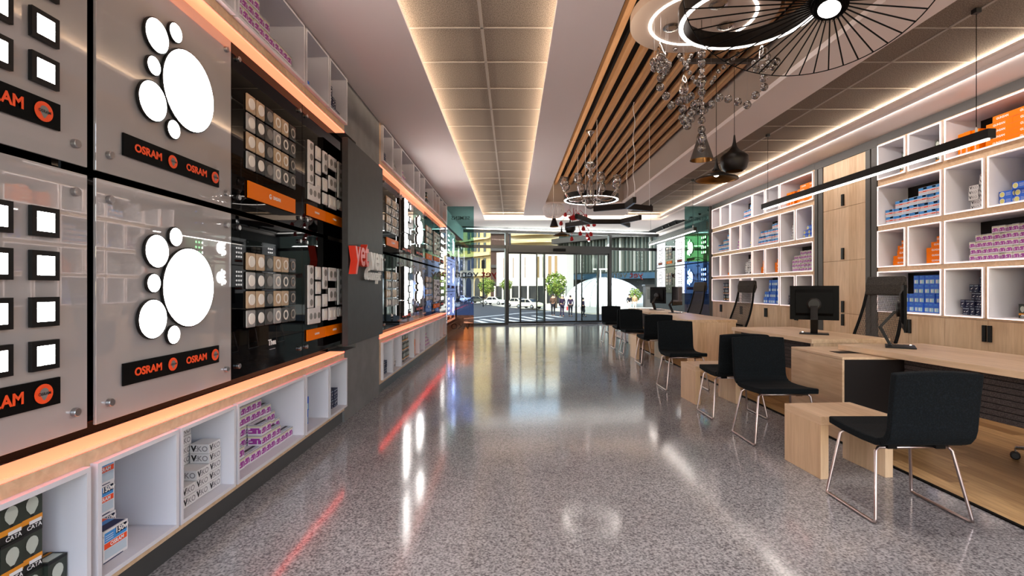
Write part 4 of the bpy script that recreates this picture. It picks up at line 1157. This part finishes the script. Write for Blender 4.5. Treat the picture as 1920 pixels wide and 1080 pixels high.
for z, r, h in ((zt[1],.028,.02),(zt[2],.042,.05),(zt[3],.025,.02),(zt[4],.045,.05),(zt[5],.042,.045)):
    mb.lathe([(.006,-h*1.5),(r*.6,-h),(r,0),(r*.8,h*.6),(.006,h*1.2)], 'smoke_glass', (bp(520,100).x,0,z), 16)
mb.tube([(bp(520,0).x,0,zt[6]),(bp(520,0).x,0,3.55-base.z)], .004, 'chrome', 6); mb.obj('centre_stem', t)
for px, py, d in ((175,20,-.1),(370,300,.1),(1040,20,.05)):
    mb = MB(); mb.smooth = True; c = bp(px, py+60, d); mb.lathe([(.004,.09),(.03,.04),(.042,-.03),(.036,-.06)], 'smoke_glass', c, 14); mb.obj('glass_drop', t)
mb = MB()
for x, y, d in big[:14:2]+big[14:24:3]+big[38::2]: c = bp(x,y,d); mb.tube([c, (c.x, c.y, 3.55-base.z)], .0008, 'steel', 3)
mb.obj('hanging_threads', t)

# beat-style trio: cone, pot and saucer, plus their rail
def shade(name, prof, inner, label, loc, s, ztop, mats=('black_metal','brass')):
    t = thing(name, label, 'pendant lamp', loc)
    mb = MB(); mb.smooth = True; mb.open_lathe([(r*s, z*s) for r, z in prof], mats[0], (0,0,0), 40); mb.obj('shade', t)
    mb = MB(); mb.smooth = True; mb.open_lathe([(r*s*.96, z*s+.002) for r, z in inner], mats[1], (0,0,0), 40); mb.obj('shade_lining', t)
    mb = MB(); mb.smooth = True; mb.ball((0,0,.06*s), .03*s, 'lamp_glow', 12, 8); mb.obj('bulb', t)
    mb = MB(); wire(mb, (0,0,prof[-1][1]*s), (0,0,ztop-loc[2]), .003); mb.obj('cord', t)
    return t
CONE = [(.118,0),(.115,.01),(.03,.28),(.018,.30),(.012,.34),(.004,.35)]
POT = [(.085,0),(.12,.03),(.139,.10),(.136,.15),(.11,.175),(.06,.21),(.03,.25),(.016,.30),(.008,.37),(.004,.38)]
SAU = [(.215,0),(.213,.012),(.12,.05),(.05,.085),(.026,.12),(.014,.17),(.006,.22),(.004,.225)]
zr = 3.59
shade('cone_lamp', CONE, CONE[:3], 'slim dark cone pendant behind the ball chandelier', (1.975,5.2,2.58), 1, zr, ('post_grey','brass'))
shade('pot_lamp', POT, POT[:5], 'black pot-shaped pendant beside the ball chandelier', (2.314,5.2,2.465), 1, zr)
shade('saucer_lamp', SAU, SAU[:4], 'wide black saucer pendant hanging lowest of the rear trio', (2.126,5.2,2.375), 1, zr)
shade('cone_lamp', CONE, CONE[:3], 'small black cone pendant below the white ribbed lamp', (.985,11.7,2.68), .86, 3.2)
shade('pot_lamp', POT, POT[:5], 'black pot-shaped pendant beside red spider chandelier', (1.362,11.7,2.55), .9, 3.2)
shade('saucer_lamp', SAU, SAU[:4], 'black saucer pendant hanging lowest, close to the storefront', (1.16,11.7,2.475), .93, 3.2)
t = tag(MB().box(1.82, 2.5, 5.175, 5.225, 3.59, 3.629, 'post_grey').obj('lamp_rail'), 'short dark ceiling rail holding three black pendants', 'lamp rail')
# white ribbed lamp
t = thing('ribbed_lamp', 'white ribbed lantern pendant close to the storefront', 'pendant lamp', (.925, 11.15, 2.83))
for k in range(36):
    a = 2*PI*k/36; pr = [(.06,.29),(.15,.285),(.215,.24),(.24,.17),(.225,.09),(.17,.02),(.13,.0)]
    mb = MB(); mb.tube([(r*math.cos(a), r*math.sin(a), z) for r, z in pr], .010, 'white_gloss', 4); mb.obj('rib', t)
mb = MB(); mb.lathe([(.0,.28),(.07,.28),(.07,.3),(0,.3)], 'white_gloss', (0,0,0), 20); mb.tube([(.13*math.cos(k*PI/12),.13*math.sin(k*PI/12),0) for k in range(24)], .005, 'white_gloss', 4, True); mb.obj('hoop', t)
mb = MB(); wire(mb, (0,0,.3), (0,0,.6 if False else 3.627-2.83), .003, 'white_gloss'); mb.obj('cord', t)
# red spider chandelier
t = thing('spider_chandelier', 'red spider chandelier with drooping flower tips', 'chandelier', (1.50, 12.2, 2.95))
mb = MB(); mb.smooth = True; mb.lathe([(0,-.05),(.06,-.045),(.12,0),(.13,.04),(.06,.06),(.012,.09),(.005,.25)], 'petal', (0,0,0), 20); mb.obj('canopy', t)
tips = [(1052,418),(1060,402),(1084,402),(1098,404),(1103,421),(1114,420),(1088,437),(1101,441),(1108,438),(1072,447),(1104,447),(1094,428)]
for k, (px, py) in enumerate(tips):
    e = P(px, py, 12.2+.35*math.sin(k*2.1))-Vector((1.5,12.2,2.95))
    mb = MB(); mb.smooth = True; mid = e*.55+Vector((0,0,.16)); mb.tube([(0,0,.02), mid*.6+Vector((0,0,.03)), mid, e*.9+Vector((0,0,.03)), e], .006, 'petal', 5); ar = mb.obj('arm', t)
    mb = MB(); mb.smooth = True; mb.lathe([(.006,.05),(.035,.02),(.05,-.03),(.03,-.06),(0,-.065)], 'petal', e, 10); mb.obj('flower', ar)
    if k % 3 == 1: mb = MB(); mb.ball(e+Vector((0,0,-.06)), .022, 'led_white', 8, 5); mb.obj('bulb', ar)
mb = MB(); wire(mb, (0,0,.2), (0,0,.26), .003); mb.obj('cord', t)
# clear glass chandelier
t = thing('glass_chandelier', 'clear blown-glass chandelier with upturned cups under the slatted ceiling', 'chandelier', (1.187, 7.56, 2.44))
mb = MB(); mb.smooth = True; mb.lathe([(.07,1.19),(.06,1.16),(.02,1.13),(.01,1.1)], 'chrome', (0,0,0), 20); mb.obj('canopy', t)
mb = MB(); mb.tube([(0,0,.2),(0,0,1.12)], .006, 'chrome', 6); mb.obj('rod', t)
mb = MB(); mb.smooth = True; mb.lathe([(0,0),(.05,.015),(.085,.06),(.08,.11),(.03,.15),(.05,.2),(.065,.3),(.05,.4),(.02,.45),(.035,.5),(.06,.52),(.03,.55),(.02,.6),(.05,.62),(.085,.66),(.09,.70)], 'clear_glass', (0,0,0), 20); mb.obj('glass_stem', t)
for k in range(8):
    a = 2*PI*k/8+.2; c, s_ = math.cos(a), math.sin(a); R1 = .42
    mb = MB(); mb.smooth = True; mb.tube([(.04*c,.04*s_,.17),(.2*c,.2*s_,.13),(.34*c,.34*s_,.16),(R1*c,R1*s_,.27),(R1*c,R1*s_,.33)], [.016,.014,.013,.012,.012], 'clear_glass', 8); ar = mb.obj('arm', t)
    mb = MB(); mb.smooth = True; mb.lathe([(.012,0),(.05,.02),(.068,.06),(.06,.10),(.045,.12),(.06,.14)], 'clear_glass', (R1*c,R1*s_,.32), 14); mb.obj('cup', ar)
# three-armed black lamps
def arm_beam(mb, a, b_, w=.045, h=.075):
    a = Vector(a); b_ = Vector(b_); d = (b_-a).normalized(); n_ = Vector((-d.y,d.x,0))*w/2
    mb.add([a-n_,b_-n_,b_+n_,a+n_,a-n_+Vector((0,0,h)),b_-n_+Vector((0,0,h)),b_+n_+Vector((0,0,h)),a+n_+Vector((0,0,h))], [(0,3,2,1),(4,5,6,7),(0,1,5,4),(1,2,6,5),(2,3,7,6),(3,0,4,7)], 'dark_brown')
    return d
def wavy(mb, p0, p1, amp):
    p0, p1 = Vector(p0), Vector(p1); N_ = 24
    mb.tube([p0.lerp(p1, i/N_)+Vector((amp*math.sin(i*.75)*(1 if 0 < i < N_ else 0),0,0)) for i in range(N_+1)], .005, 'white_gloss', 5)
def star_lamp(loc, joints, arms, cables, label):
    t = thing('star_pendant', label, 'pendant lamp', loc)
    for a, b_ in arms:
        mb = MB(); arm_beam(mb, a, b_); ar = mb.obj('arm', t)
        a, b_ = Vector(a), Vector(b_); d = (b_-a).normalized(); n_ = Vector((-d.y,d.x,0))*.016
        mb = MB(); z = Vector((0,0,-.003)); mb.poly([a-n_+z, a+n_+z, b_+n_+z, b_-n_+z], 'led_line' if False else 'acrylic_grey'); mb.obj('diffuser', ar)
    for (x, y), kind in cables:
        mb = MB()
        if kind: wavy(mb, (x,y,.075), (x,y,3.627-loc[2]), .012)
        else: mb.tube([(x,y,.075),(x,y,3.627-loc[2])], .0035, 'white_gloss', 5)
        mb.obj('suspension_cable', t)
star_lamp((1.56,6.84,2.335), 0, [((0,0,0),(0,-.48,0)),((0,0,0),(-.40,.24,0)),((0,0,0),(.42,.24,0))], [((0,-.45),1),((-.36,.215),0),((.38,.215),0)], 'black three-armed star pendant with wavy white cord')
star_lamp((1.58,8.4,2.33), 0, [((-.25,0,0),(.25,0,0)),((-.25,0,0),(-.58,-.62,0)),((.25,0,0),(.45,-.5,0)),((-.25,0,0),(-.62,.48,0)),((.25,0,0),(.5,.48,0))], [((-.36,-.1),0),((-.44,.26),0),((.40,.18),1)], 'black double star pendant hanging farther along the slatted ceiling')
# track spots in the black slot
for k in range(7):
    y = 12.5+k*.62; t = thing('track_spot', f'small black track spot in the ceiling slot, {ORD[k]} towards the storefront', 'spotlight', (4.915, y, 3.20), R(20), 'track spots over desk-side displays')
    mb = MB(); mb.lathe([(.03,-.06),(.032,.05),(.02,.06)], 'black_metal', (0,0,.02), 14, (.6,0,-.8)); hd = mb.obj('head', t)
    mb = MB(); mb.lathe([(0,.0505),(.026,.0505),(.026,.052),(0,.052)], 'led_white', (0,0,.02), 14, (.6,0,-.8)); mb.obj('lens', hd)
    mb = MB(); mb.tube([(0,0,.02),(0,0,.13)], .008, 'black_metal', 6); mb.obj('stem', t)
# ================================================================== the street
GZ = -1.2
mb = MB(); mb.box(-120, 120, 17.5, 180, GZ-.3, GZ, 'asphalt'); struct('road', mb)
def gp(x, y): 
    Y = (H-GZ)*F/(y-540); return ((x-960)*Y/F, Y)
mb = MB()
kerb = [gp(760,554), gp(880,567.2), gp(947,576), gp(1053,584.5), gp(1110,589.5), gp(1300,590)]
mb.prism([(k[0],k[1]) for k in kerb]+[(90,60),(90,178),(-100,178),(-100,kerb[0][1])], 2, GZ, GZ+.12, 'pavement'); struct('sidewalk', mb)
def stripe(pts, w, i):
    (x0,y0),(x1,y1) = gp(*pts[0]), gp(*pts[1]); d = Vector((x1-x0,y1-y0)).normalized(); n = Vector((-d.y,d.x))*w/2
    mb.prism([(x0-n.x,y0-n.y),(x1-n.x,y1-n.y),(x1+n.x,y1+n.y),(x0+n.x,y0+n.y)], 2, GZ, GZ+.012, 'road_paint')
mb = MB()
stripe(((862,598.5),(980,587)), .35, 0); stripe(((980,587),(1040,583.5)), .35, 0)
for a, b_ in (((893,601),(916,607)),((903,598.6),(950,606)),((925,596.5),(975,604)),((948,594.6),(1000,602)),((978,593.5),(1012,600)),((1000,592),(1035,598)),((1025,591),(1052,595)),((870,603.5),(890,608))):
    stripe((a, b_), .45, 0)
struct('road_markings', mb)

def facade_line(xa, Ya, xb, Yb):
    A = Vector(((xa-960)*Ya/F, Ya)); B = Vector(((xb-960)*Yb/F, Yb)); d = (B-A); L = d.length; d.normalize()
    def u(px):
        tt = (px-960)/F; return (tt*A.y-A.x)/(d.x-tt*d.y)
    def z(px, py):
        k = u(px); return H+(540-py)*(A.y+d.y*k)/F
    return A, d, L, u, z
def building(name, line, depth, zt, m, label):
    A, d, L, u, z = line
    t = thing(name, label, 'building', (A.x, A.y, GZ), math.atan2(d.y, d.x))
    mb = MB(); mb.box(0, L, 0, depth, 0, zt-GZ, m); mb.obj('walls', t)
    return t
def hole(t, u0, u1, z0, z1, m, name='window', arch=False, off=-.06):
    mb = MB()
    if arch:
        c = (u0+u1)/2; r = (u1-u0)/2
        pts = [(u0,z0-GZ),(u1,z0-GZ)]+[(c+r*math.cos(a*PI/8), z1-r-GZ+r*math.sin(a*PI/8)) for a in range(9)]
        mb.prism(pts, 1, off, .0, m)
    else: mb.box(u0, u1, off, 0, z0-GZ, z1-GZ, m)
    mb.obj(name, t)
# stone corner block
ln = facade_line(760, 122, 921, 88); A, d, L, u, z = ln
t = building('stone_building', ln, 3, 22, 'stone', 'sunlit stone corner building with arched ground floor')
for x0, x1 in ((856,861),(863,868),(877,882),(884,889),(889.5,894),(896,900),(907,911.5)):
    for y0, y1 in ((428,445),(455,472),(484,503)):
        if x1 < 889: y0 += 4; y1 += 4
        xm = (x0+x1)/2; hole(t, u(x0), u(x1), z(xm,y1), z(xm,y0), 'win_dark')
for x0, x1 in ((858,868),(874,884),(890,900),(905,913)):
    xm = (x0+x1)/2; hole(t, u(x0), u(x1), GZ+.3, z(xm,521), 'win_dark', 'arched_opening', True)
for py, hh in ((477,5),(515,4),(448,2)):
    xm = 905; zz = z(xm,py); mb = MB(); mb.box(-.3, L+.4, -.6, 0, zz-hh*.06-GZ, zz+hh*.06-GZ, 'cream_band'); mb.obj('cornice', t)
ln = facade_line(920, 83, 955, 82.8); A, d, L, u, z = ln
t = building('brick_building', ln, 4, 20, 'brick', 'dark brown brick tower beside the stone building')
for k in range(6): 
    mb = MB(); mb.box(0, L, -.25, 0, 3+k*2.8, 3.5+k*2.8, 'concrete_dark'); mb.obj('string_course', t)
ln = facade_line(931, 80, 1062, 72); A, d, L, u, z = ln
t = building('white_building', ln, 2, z(1000,470), 'render_white', 'bright white low building with glazed colonnade')
hole(t, 0, L, GZ+.2, z(1000,536), 'win_dark', 'shopfront_glazing')
for k in range(9): mb = MB(); mb.box(k*L/8-.1, k*L/8+.1, -.5, -.3, 0, z(1000,536)-GZ, 'render_white'); mb.obj('column', t)
for x0, x1 in ((944,945),(962,963.2),(984,985),(1008,1011),(1018,1022),(1028,1034),(1040,1045)): hole(t, u(x0), u(x1), z(1030,520), z(1030,480), 'tan_strip', 'recessed_strip')
ln = facade_line(955, 128, 1056, 124); A, d, L, u, z = ln
t = building('banded_building', ln, 12, 24, 'render_white', 'cream banded building with curved tiers above white building')
for k in range(7):
    mb = MB(); zz = 10+k*1.9
    mb.prism([(L*i/10, -.6-1.6*math.sin(PI*i/10)) for i in range(11)]+[(L,0),(0,0)], 2, zz, zz+.9, 'cream_band'); mb.obj('balcony_tier', t)
ln = facade_line(1048, 92, 1300, 70); A, d, L, u, z = ln
t = building('glass_building', ln, 14, 24, 'curtain_glass', 'grey curtain-wall building with slim vertical fins')
n = 38
for k in range(n):
    mb = MB(); w = .12+.1*((k*7) % 3); mb.box(k*L/n, k*L/n+w, -.35, 0, 3.4-GZ+.5, 9.3-GZ, 'fin_grey' if k % 4 else 'fin_pale'); mb.obj('fin', t)
for k in range(14): mb = MB(); mb.box(k*L/14+.3, k*L/14+.3+L/17, -.08, 0, 10.6-GZ, 16-GZ, 'win_blue'); mb.obj('window', t)
mb = MB(); mb.box(-.5, L+.5, -1.4, 0, 9.3-GZ, 10.2-GZ, 'concrete_dark'); mb.obj('canopy_slab', t)
mb = MB(); mb.box(-.5, L+.5, -1.2, 0, 2.7-GZ, 3.6-GZ, 'win_blue'); mb.obj('lower_slab', t)
hole(t, 0, L, GZ+.1, 2.7, 'win_dark', 'ground_glazing')
# pale dome
t = thing('dome_pavilion', 'pale shell-shaped dome pavilion on the plaza', 'pavilion', (0,0,0))
c = P(1133, 573, 66); t.location = (c.x, c.y, GZ+.12)
mb = MB(); mb.smooth = True
prof = [(5.3*math.cos(a*PI/20), 3.75*math.sin(a*PI/20)) for a in range(11)]
mb.lathe([(max(r,.001),z) for r,z in prof], 'dome_white', (0,0,0), 40); mb.obj('shell', t)
for k in range(5):
    mb = MB(); mb.tube([(5.33*math.cos(a*PI/16)*math.cos(.3*k+3.6), 5.33*math.cos(a*PI/16)*math.sin(.3*k+3.6), 3.78*math.sin(a*PI/16)) for a in range(9)], .03, 'fin_grey', 5); mb.obj('shell_rib', t)

def tree(px, py, Y, r, base_py, label, squash=1.0):
    c = P(px, py, Y); b_ = Vector((c.x, c.y, GZ+.1))
    t = thing('street_tree', label, 'tree', b_, 0, None)
    mb = MB(); mb.smooth = True; h = c.z-b_.z
    mb.tube([(0,0,0),(.05,.03,h*.5),(0,0,h)], [.16,.12,.05], 'bark', 7)
    for k in range(5):
        a = k*1.3; mb.tube([(.03,.0,h*.55),(.5*r*math.cos(a),.5*r*math.sin(a),h+.2*r*math.sin(k))], [.07,.02], 'bark', 5)
    mb.obj('trunk', t)
    mb = MB(); rr = random.Random(int(px))
    for k in range(900):
        v = Vector((rr.gauss(0,1),rr.gauss(0,1),rr.gauss(0,1))).normalized()
        lump = .82+.18*math.sin(v.x*5+px)*math.cos(v.z*6+v.y*4)
        p = v*r*lump*(rr.uniform(.55,1)**.5); p.z *= squash; p.z += h
        s_ = r*.09; a = Vector((rr.gauss(0,1),rr.gauss(0,1),rr.gauss(0,1))).normalized()*s_; b2 = a.cross(v).normalized()*s_*.8
        mb.poly([p-a, p+b2, p+a, p-b2], 'leaf')
    mb.obj('foliage', t)
tree(1042, 533, 58, 1.62, 575, 'round green street tree behind the waiting pedestrians', 1.08)
tree(912, 536, 74, 1.4, 565, 'light green tree in front of the stone building')
tree(949, 534, 73, 1.05, 565, 'narrow green tree beside the dark storefront post', .9)
tree(1191, 553, 60, .95, 570, 'small shrub-like tree before the dome')

def make_car(paint, name='parked_car'):
    t = thing(name, '', 'car')
    body = [(-2.2,.35),(-2.25,.65),(-2.1,.85),(-1.5,.92),(-.9,1.4),(-.5,1.47),(.6,1.45),(1.3,1.0),(2.0,.88),(2.2,.7),(2.22,.35)]
    mb = MB(); mb.prism(body, 1, -.85, .85, paint); mb.obj('body', t, bevel=.06)
    mb = MB()
    for y in (-.862,.857):
        mb.prism([(-1.35,.95),(-.85,1.36),(-.05,1.40),(-.05,.95)], 1, y, y+.005, 'car_glass'); mb.prism([(.03,.95),(.03,1.40),(.55,1.38),(1.1,.98)], 1, y, y+.005, 'car_glass')
    mb.obj('side_window', t)
    mb = MB(); mb.poly([(.66,-.72,1.44),(1.32,-.76,1.02),(1.32,.76,1.02),(.66,.72,1.44)], 'car_glass'); ob = mb.obj('windscreen', t); ob.location = (.02,0,.02)
    for x in (-1.4, 1.35):
        for s_ in (-1, 1):
            mb = MB(); mb.lathe([(0,-.1),(.32,-.1),(.33,-.06),(.33,.06),(.32,.1),(0,.1)], 'rubber', (x,s_*.82,.33), 18, (0,1,0)); wh = mb.obj('wheel', t)
            mb = MB(); mb.lathe([(0,.0),(.2,.0),(.18,.03),(0,.04)], 'steel', (x,s_*.92,.33), 14, (0,s_,0)); mb.obj('hubcap', wh)
    return t
cw, cc, cd = make_car('car_white'), make_car('car_cream'), make_car('car_dark')
for p, px, py, a, lab in ((cw,927,571.3,-28,'white estate car parked before the brick tower'),(cc,972,575.5,-50,'cream saloon car parked partly behind another'),(cc,992,579,-45,'cream saloon car parked closest to the crossing'),(cd,897,568.6,-30,'dark car parked before the stone building'),(cw,868,566,-30,'white car seen through the tinted glass screen')):
    x, y = gp(px, py+1.5)
    place(p, (x, y, GZ+.121), R(a), lab, 'parked cars').scale = (.74,.74,.74)

def skinned(name, verts, edges, radii, m, parent):
    me = bpy.data.meshes.new(name); me.from_pydata([tuple(v) for v in verts], edges, []); me.materials.append(MATS[m])
    o = bpy.data.objects.new(name, me); COL.objects.link(o); o.parent = parent
    sk = o.modifiers.new('skin', 'SKIN'); sk.use_smooth_shade = True
    lay = me.skin_vertices[0] if me.skin_vertices else None
    if lay is None:
        me.skin_vertices.new() if hasattr(me.skin_vertices, 'new') else None
        lay = me.skin_vertices[0]
    for i, r in enumerate(radii): lay.data[i].radius = (r, r)
    lay.data[0].use_root = True
    sb = o.modifiers.new('smooth', 'SUBSURF'); sb.levels = 1; sb.render_levels = 1
    return o
def person(px, foot_py, rz, top, legs, hair, label, h=1.72, stride=.12, bag=None, hands=0):
    x, y = gp(px, foot_py); k = h*1.08/1.75
    on = GZ+.12 if y > 46 else GZ
    t = thing('person', label, 'person', (x, y, GZ), rz)
    j = {'pel':(0,0,.95),'wai':(0,0,1.1),'che':(0,-.01,1.32),'nec':(0,0,1.5),'hed':(0,-.015,1.6),'top':(0,-.01,1.72),
         'ls':(-.17,0,1.42),'le':(-.23,.03,1.15),'lh':(-.2,-.1,.9) if not hands else (-.1,-.17,1.02),'lf':(-.19,-.13,.82) if not hands else (-.03,-.2,1.03),
         'rs':(.17,0,1.42),'re':(.23,.03,1.15),'rh':(.2,-.1,.9) if not hands else (.1,-.17,1.02),'rf':(.19,-.13,.82) if not hands else (.03,-.2,1.03),
         'lk':(-.1,-stride*.4,.5),'la':(-.1,stride*.6,.08),'lt':(-.1,stride*.6-.16,.03),'rk':(.1,-stride*.1,.5),'ra':(.1,-stride*.6,.08),'rt':(.1,-stride*.6-.16,.03),'lhip':(-.09,0,.9),'rhip':(.09,0,.9)}
    rad = {'pel':.13,'wai':.12,'che':.15,'nec':.055,'hed':.085,'top':.06,'ls':.065,'le':.045,'lh':.033,'lf':.03,'rs':.065,'re':.045,'rh':.033,'rf':.03,'lk':.06,'la':.042,'lt':.035,'rk':.06,'ra':.042,'rt':.035,'lhip':.09,'rhip':.09}
    E_ = [('pel','wai'),('wai','che'),('che','nec'),('nec','hed'),('hed','top'),('che','ls'),('ls','le'),('le','lh'),('lh','lf'),('che','rs'),('rs','re'),('re','rh'),('rh','rf'),('pel','lhip'),('lhip','lk'),('lk','la'),('la','lt'),('pel','rhip'),('rhip','rk'),('rk','ra'),('ra','rt')]
    def sub(name, keys, es, grow, m):
        idx = {q: i for i, q in enumerate(keys)}
        return skinned(name, [Vector(j[q])*k for q in keys], [(idx[a], idx[b_]) for a, b_ in es if a in idx and b_ in idx], [rad[q]*k*grow for q in keys], m, t)
    sub('body', list(j), E_, .96, 'skin')
    sub('jacket', ['pel','wai','che','ls','le','lh','rs','re','rh'], E_, 1.16, top)
    sub('trousers', ['pel','lhip','lk','la','rhip','rk','ra'], E_, 1.14, legs)
    mb = MB(); mb.smooth = True; mb.lathe([(.0,.12),(.06,.105),(.095,.05),(.1,-.01),(.085,-.05),(.07,-.06)], hair, (0,.02*k,1.66*k), 14); mb.obj('hair', t)
    for s_ in ('l','r'):
        c = Vector(j[s_+'t'])*k; mb = MB(); mb.ball((c.x, c.y+.06, .04), .06, 'cloth_dark', 10, 6, .7); mb.obj('shoe', t)
    if bag:
        mb = MB(); mb.box(.2, .32, -.12, .12, .55, .85, bag); mb.tube([(.26,-.08,.85),(.26,0,.98),(.26,.08,.85)], .012, bag, 5); mb.obj('bag', t, bevel=.02)
    return t
person(1037, 592.5, R(160), 'cloth_brown', 'cloth_dark', 'hair_dark', 'person in brown jacket and dark trousers standing at the crossing', hands=1, h=1.8)
person(1054, 594, R(200), 'cloth_purple', 'cloth_purple', 'hair_grey', 'person with pale hair in dark purple coat at the crossing', h=1.75)
person(1069.5, 594, R(170), 'cloth_purple', 'cloth_dark', 'hair_dark', 'person in purple coat with a bag beside pale-haired person', h=1.7, bag='petal')
person(1093.5, 594, R(100), 'cloth_purple', 'cloth_dark', 'hair_dark', 'person walking side-on in purple behind the door leaf', h=1.5, stride=.3, bag='cloth_brown')
person(1180, 586, R(10), 'cloth_dark', 'cloth_cream', 'hair_dark', 'person in dark top walking past the dome', h=1.7)
person(1190, 585, R(-15), 'cloth_tan', 'cloth_cream', 'hair_dark', 'person in tan top walking past the dome', h=1.7)
# lamp post and traffic light
x, y = gp(1126, 590)
t = thing('street_lamp', 'pale slim street lamp post on the plaza', 'street lamp', (x, y, GZ+.12))
mb = MB(); mb.tube([(0,0,0),(0,0,4.1)], [.09,.06], 'car_white', 8); mb.obj('pole', t)
mb = MB(); mb.box(-.7, .6, -.12, .12, 4.0, 4.12, 'car_white'); mb.obj('lamp_head', t)
x, y = gp(906, 575)
t = thing('traffic_light', 'black traffic light hanging before the stone building', 'traffic light', (x, y, GZ))
mb = MB(); mb.tube([(0,0,0),(0,0,6.2)], .07, 'plastic_black', 8); mb.obj('pole', t)
mb = MB(); mb.box(-.22, .22, -.2, .2, 5.0, 6.1, 'plastic_black'); mb.obj('signal_head', t, bevel=.03)
x, y = gp(1222, 578)
t = thing('news_kiosk', 'dark kiosk beside the dome pavilion', 'kiosk', (x, y, GZ+.12))
mb = MB(); mb.box(-.9, .9, -.6, .6, 0, 2.6, 'concrete_dark'); mb.obj('body', t); mb = MB(); mb.box(-1.0, 1.0, -.7, .7, 2.6, 2.75, 'black_metal'); mb.obj('roof', t); mb = MB(); mb.box(-.7, .7, -.62, -.6, 1.0, 2.2, 'win_dark'); mb.obj('hatch', t)

# ================================================================== light, sky, camera
w = bpy.data.worlds.new('sky'); scene.world = w; w.use_nodes = True
nt = w.node_tree; bg = nt.nodes['Background']
sk = nt.nodes.new('ShaderNodeTexSky'); sk.sky_type = 'NISHITA'; sk.sun_disc = False; sk.sun_elevation = R(48); sk.sun_rotation = R(200); sk.air_density = 1.2; sk.dust_density = 2
nt.links.new(sk.outputs['Color'], bg.inputs['Color']); bg.inputs['Strength'].default_value = .62
sl = bpy.data.lights.new('sun', 'SUN'); sl.energy = 4.5; sl.angle = R(.6); sl.color = (1,.94,.84)
so = bpy.data.objects.new('sun', sl); COL.objects.link(so); so.rotation_euler = Vector((.42,.68,-.72)).to_track_quat('-Z','Y').to_euler()
cam = bpy.data.cameras.new('camera'); cam.sensor_width = 36; cam.lens = F/1920*36; cam.clip_end = 600; cam.clip_start = .05
co = bpy.data.objects.new('camera', cam); COL.objects.link(co); co.location = (0,0,H); co.rotation_euler = (R(90),0,0)
scene.camera = co
scene.view_settings.view_transform = 'Standard'; scene.view_settings.look = 'None'; scene.view_settings.gamma = 1; scene.view_settings.use_curve_mapping = False
scene.view_settings.exposure = .72
c = scene.cycles
c.max_bounces = 7; c.diffuse_bounces = 4; c.glossy_bounces = 4; c.transmission_bounces = 6; c.transparent_max_bounces = 14
c.sample_clamp_indirect = 6; c.blur_glossy = .5; c.caustics_reflective = False; c.caustics_refractive = False; c.use_adaptive_sampling = True; c.adaptive_threshold = .02
cleanup()
